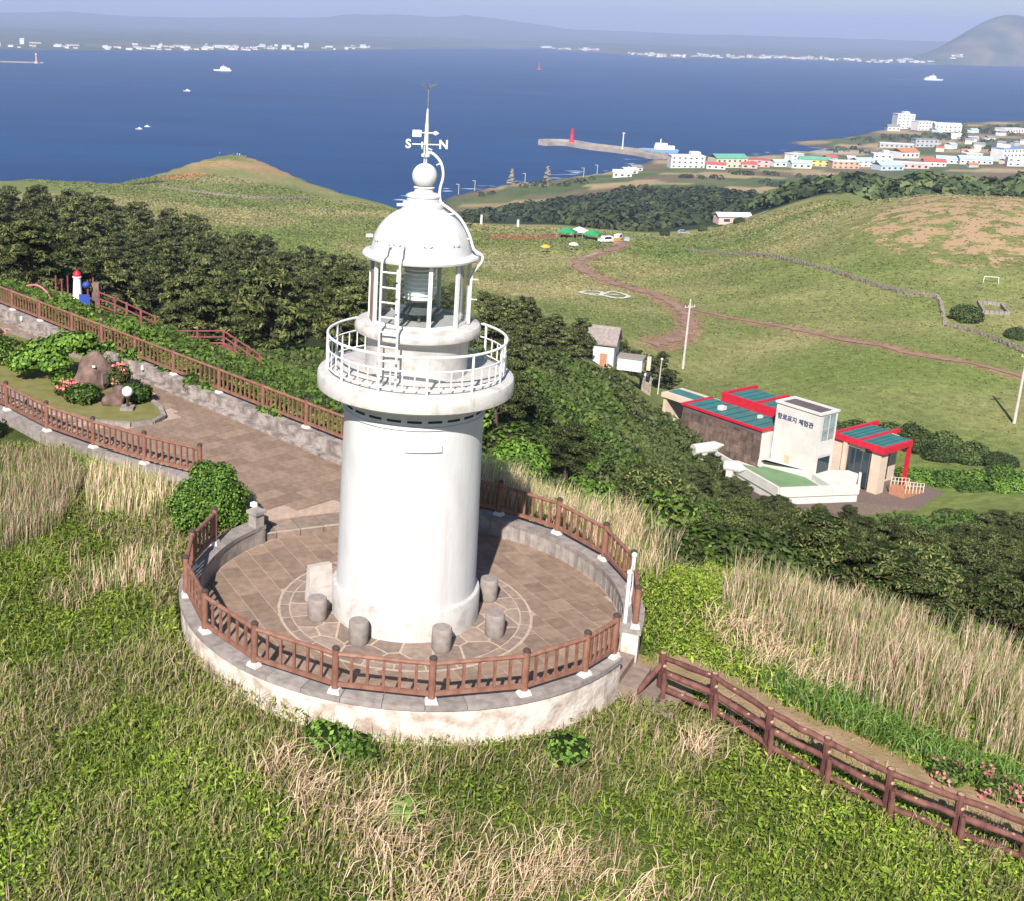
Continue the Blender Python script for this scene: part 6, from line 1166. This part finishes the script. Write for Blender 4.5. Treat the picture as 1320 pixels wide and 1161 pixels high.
# coarse tufts over the meadow
MEAD = [(30,118),(60,150),(75,112),(90,95),(150,150),(260,330),(190,400),(140,450),(60,480),(-40,520),(-120,560),(-150,520),(-90,430),(-30,300),(20,190)]
A = np.array(MEAD, float); r = np.random.default_rng(83); q = r.uniform(A.min(0), A.max(0), (330000, 2)); q = q[inpoly(q[:, 0], q[:, 1], MEAD) & ~inpoly(q[:, 0], q[:, 1], WOOD_A) & ~inpoly(q[:, 0], q[:, 1], WOOD_C)]; x, y = q[:, 0], q[:, 1]
k = seg_dist(x, y, [(92,396),(87.4,372.8),(76.6,350.5),(64.6,323.3),(63.1,298.4),(66.4,275.4),(69.8,258),(70.9,241),(70.1,229),(66.3,212.5),(60.5,200.7),(53.5,189.7)]) > 1.6
k &= (seg_dist(x, y, [(70.2,240),(80.7,224),(86.8,210),(90.7,193.6),(96,180.5),(104.3,175.8),(112,166)]) > .9) & (np.hypot(x-58.5, y-256) > 7) & (r.uniform(size=len(x)) > .85*np.clip(dryness(x, y), 0, 1)) & (np.hypot(x-50, y-124) > 22); x, y = x[k], y[k]; dc = np.hypot(x+1.5, y+24.2)
c = ground_colour(x, y)*r.uniform(.95, 1.5, (len(x), 1))*np.array([1.0, 1.03, .88]); z = mesh_h(x, y)-.03
tag(put('meadow_grass', blade_mesh('meadow_grass', np.c_[x, y, z], np.clip(dc*.0011, .16, .5), np.clip(dc*.0016, .2, .8), c, m_blade, 1.2, 12)), 'short tufted grass over the wide meadow', 'grass', None, 'stuff')

# surf along the near shore
mf = M('surf_foam', (.62, .66, .7), (.25, .35, .5), scale=.08, rough=.8, detail=8); r = random.Random(5); fo = MB()
for k in range(46):
    a_, b_ = COAST[11+k % 14], COAST[12+k % 14]; t = r.random(); x_ = a_[0]+(b_[0]-a_[0])*t - r.uniform(4, 26); y_ = a_[1]+(b_[1]-a_[1])*t + r.uniform(4, 26); w_ = r.uniform(5, 22); d_ = r.uniform(1, 3)
    if coast_dist(np.array([x_]), np.array([y_]))[0] < -5: fo.add([(x_-w_/2, y_, SEA+.2), (x_-w_*.1, y_-d_, SEA+.2), (x_+w_/2, y_+r.uniform(-1, 1), SEA+.2), (x_+w_*.1, y_+d_, SEA+.2)], [(0, 1, 2, 3)])
tag(fo.build('surf', mf), 'white surf breaking off the rocky shore', 'surf', None, 'stuff')
# alike plants in small groups are told apart by their place
ORD = ['first', 'second', 'third', 'fourth', 'fifth', 'sixth', 'seventh', 'eighth', 'ninth', 'tenth', 'eleventh', 'twelfth', 'thirteenth', 'fourteenth']
for g in ('pines by the stone house', 'pines against the museum terrace', 'shrubs behind the gate', 'pines along the reeds', 'shrubs along the reeds', 'shrubs behind the museum', 'bushes of the hedge bank'):
    mem = [o for o in COL.objects if o.parent is None and o.get('group') == g]; mem.sort(key=lambda o: (o.location.x+1.504)/(o.location.y+24.233))
    for o, w_ in zip(mem, ORD): o['label'] = o['label'] + ', ' + w_ + ' from the left'

# ------------------------------------------------------------------ haze over the sea
m_haze = bpy.data.materials.new('haze'); m_haze.use_nodes = True; _n = m_haze.node_tree.nodes; _l = m_haze.node_tree.links; _n.remove(_n['Principled BSDF']); pv_ = _n.new('ShaderNodeVolumePrincipled')
pv_.inputs['Color'].default_value = (.53, .64, 1, 1); pv_.inputs['Density'].default_value = 1.2e-4; pv_.inputs['Anisotropy'].default_value = 0; _l.new(pv_.outputs[0], _n['Material Output'].inputs['Volume'])
tag(MB().box((0, 8000, 70), (26600, 23000, 400)).build('haze', m_haze), kind='stuff')
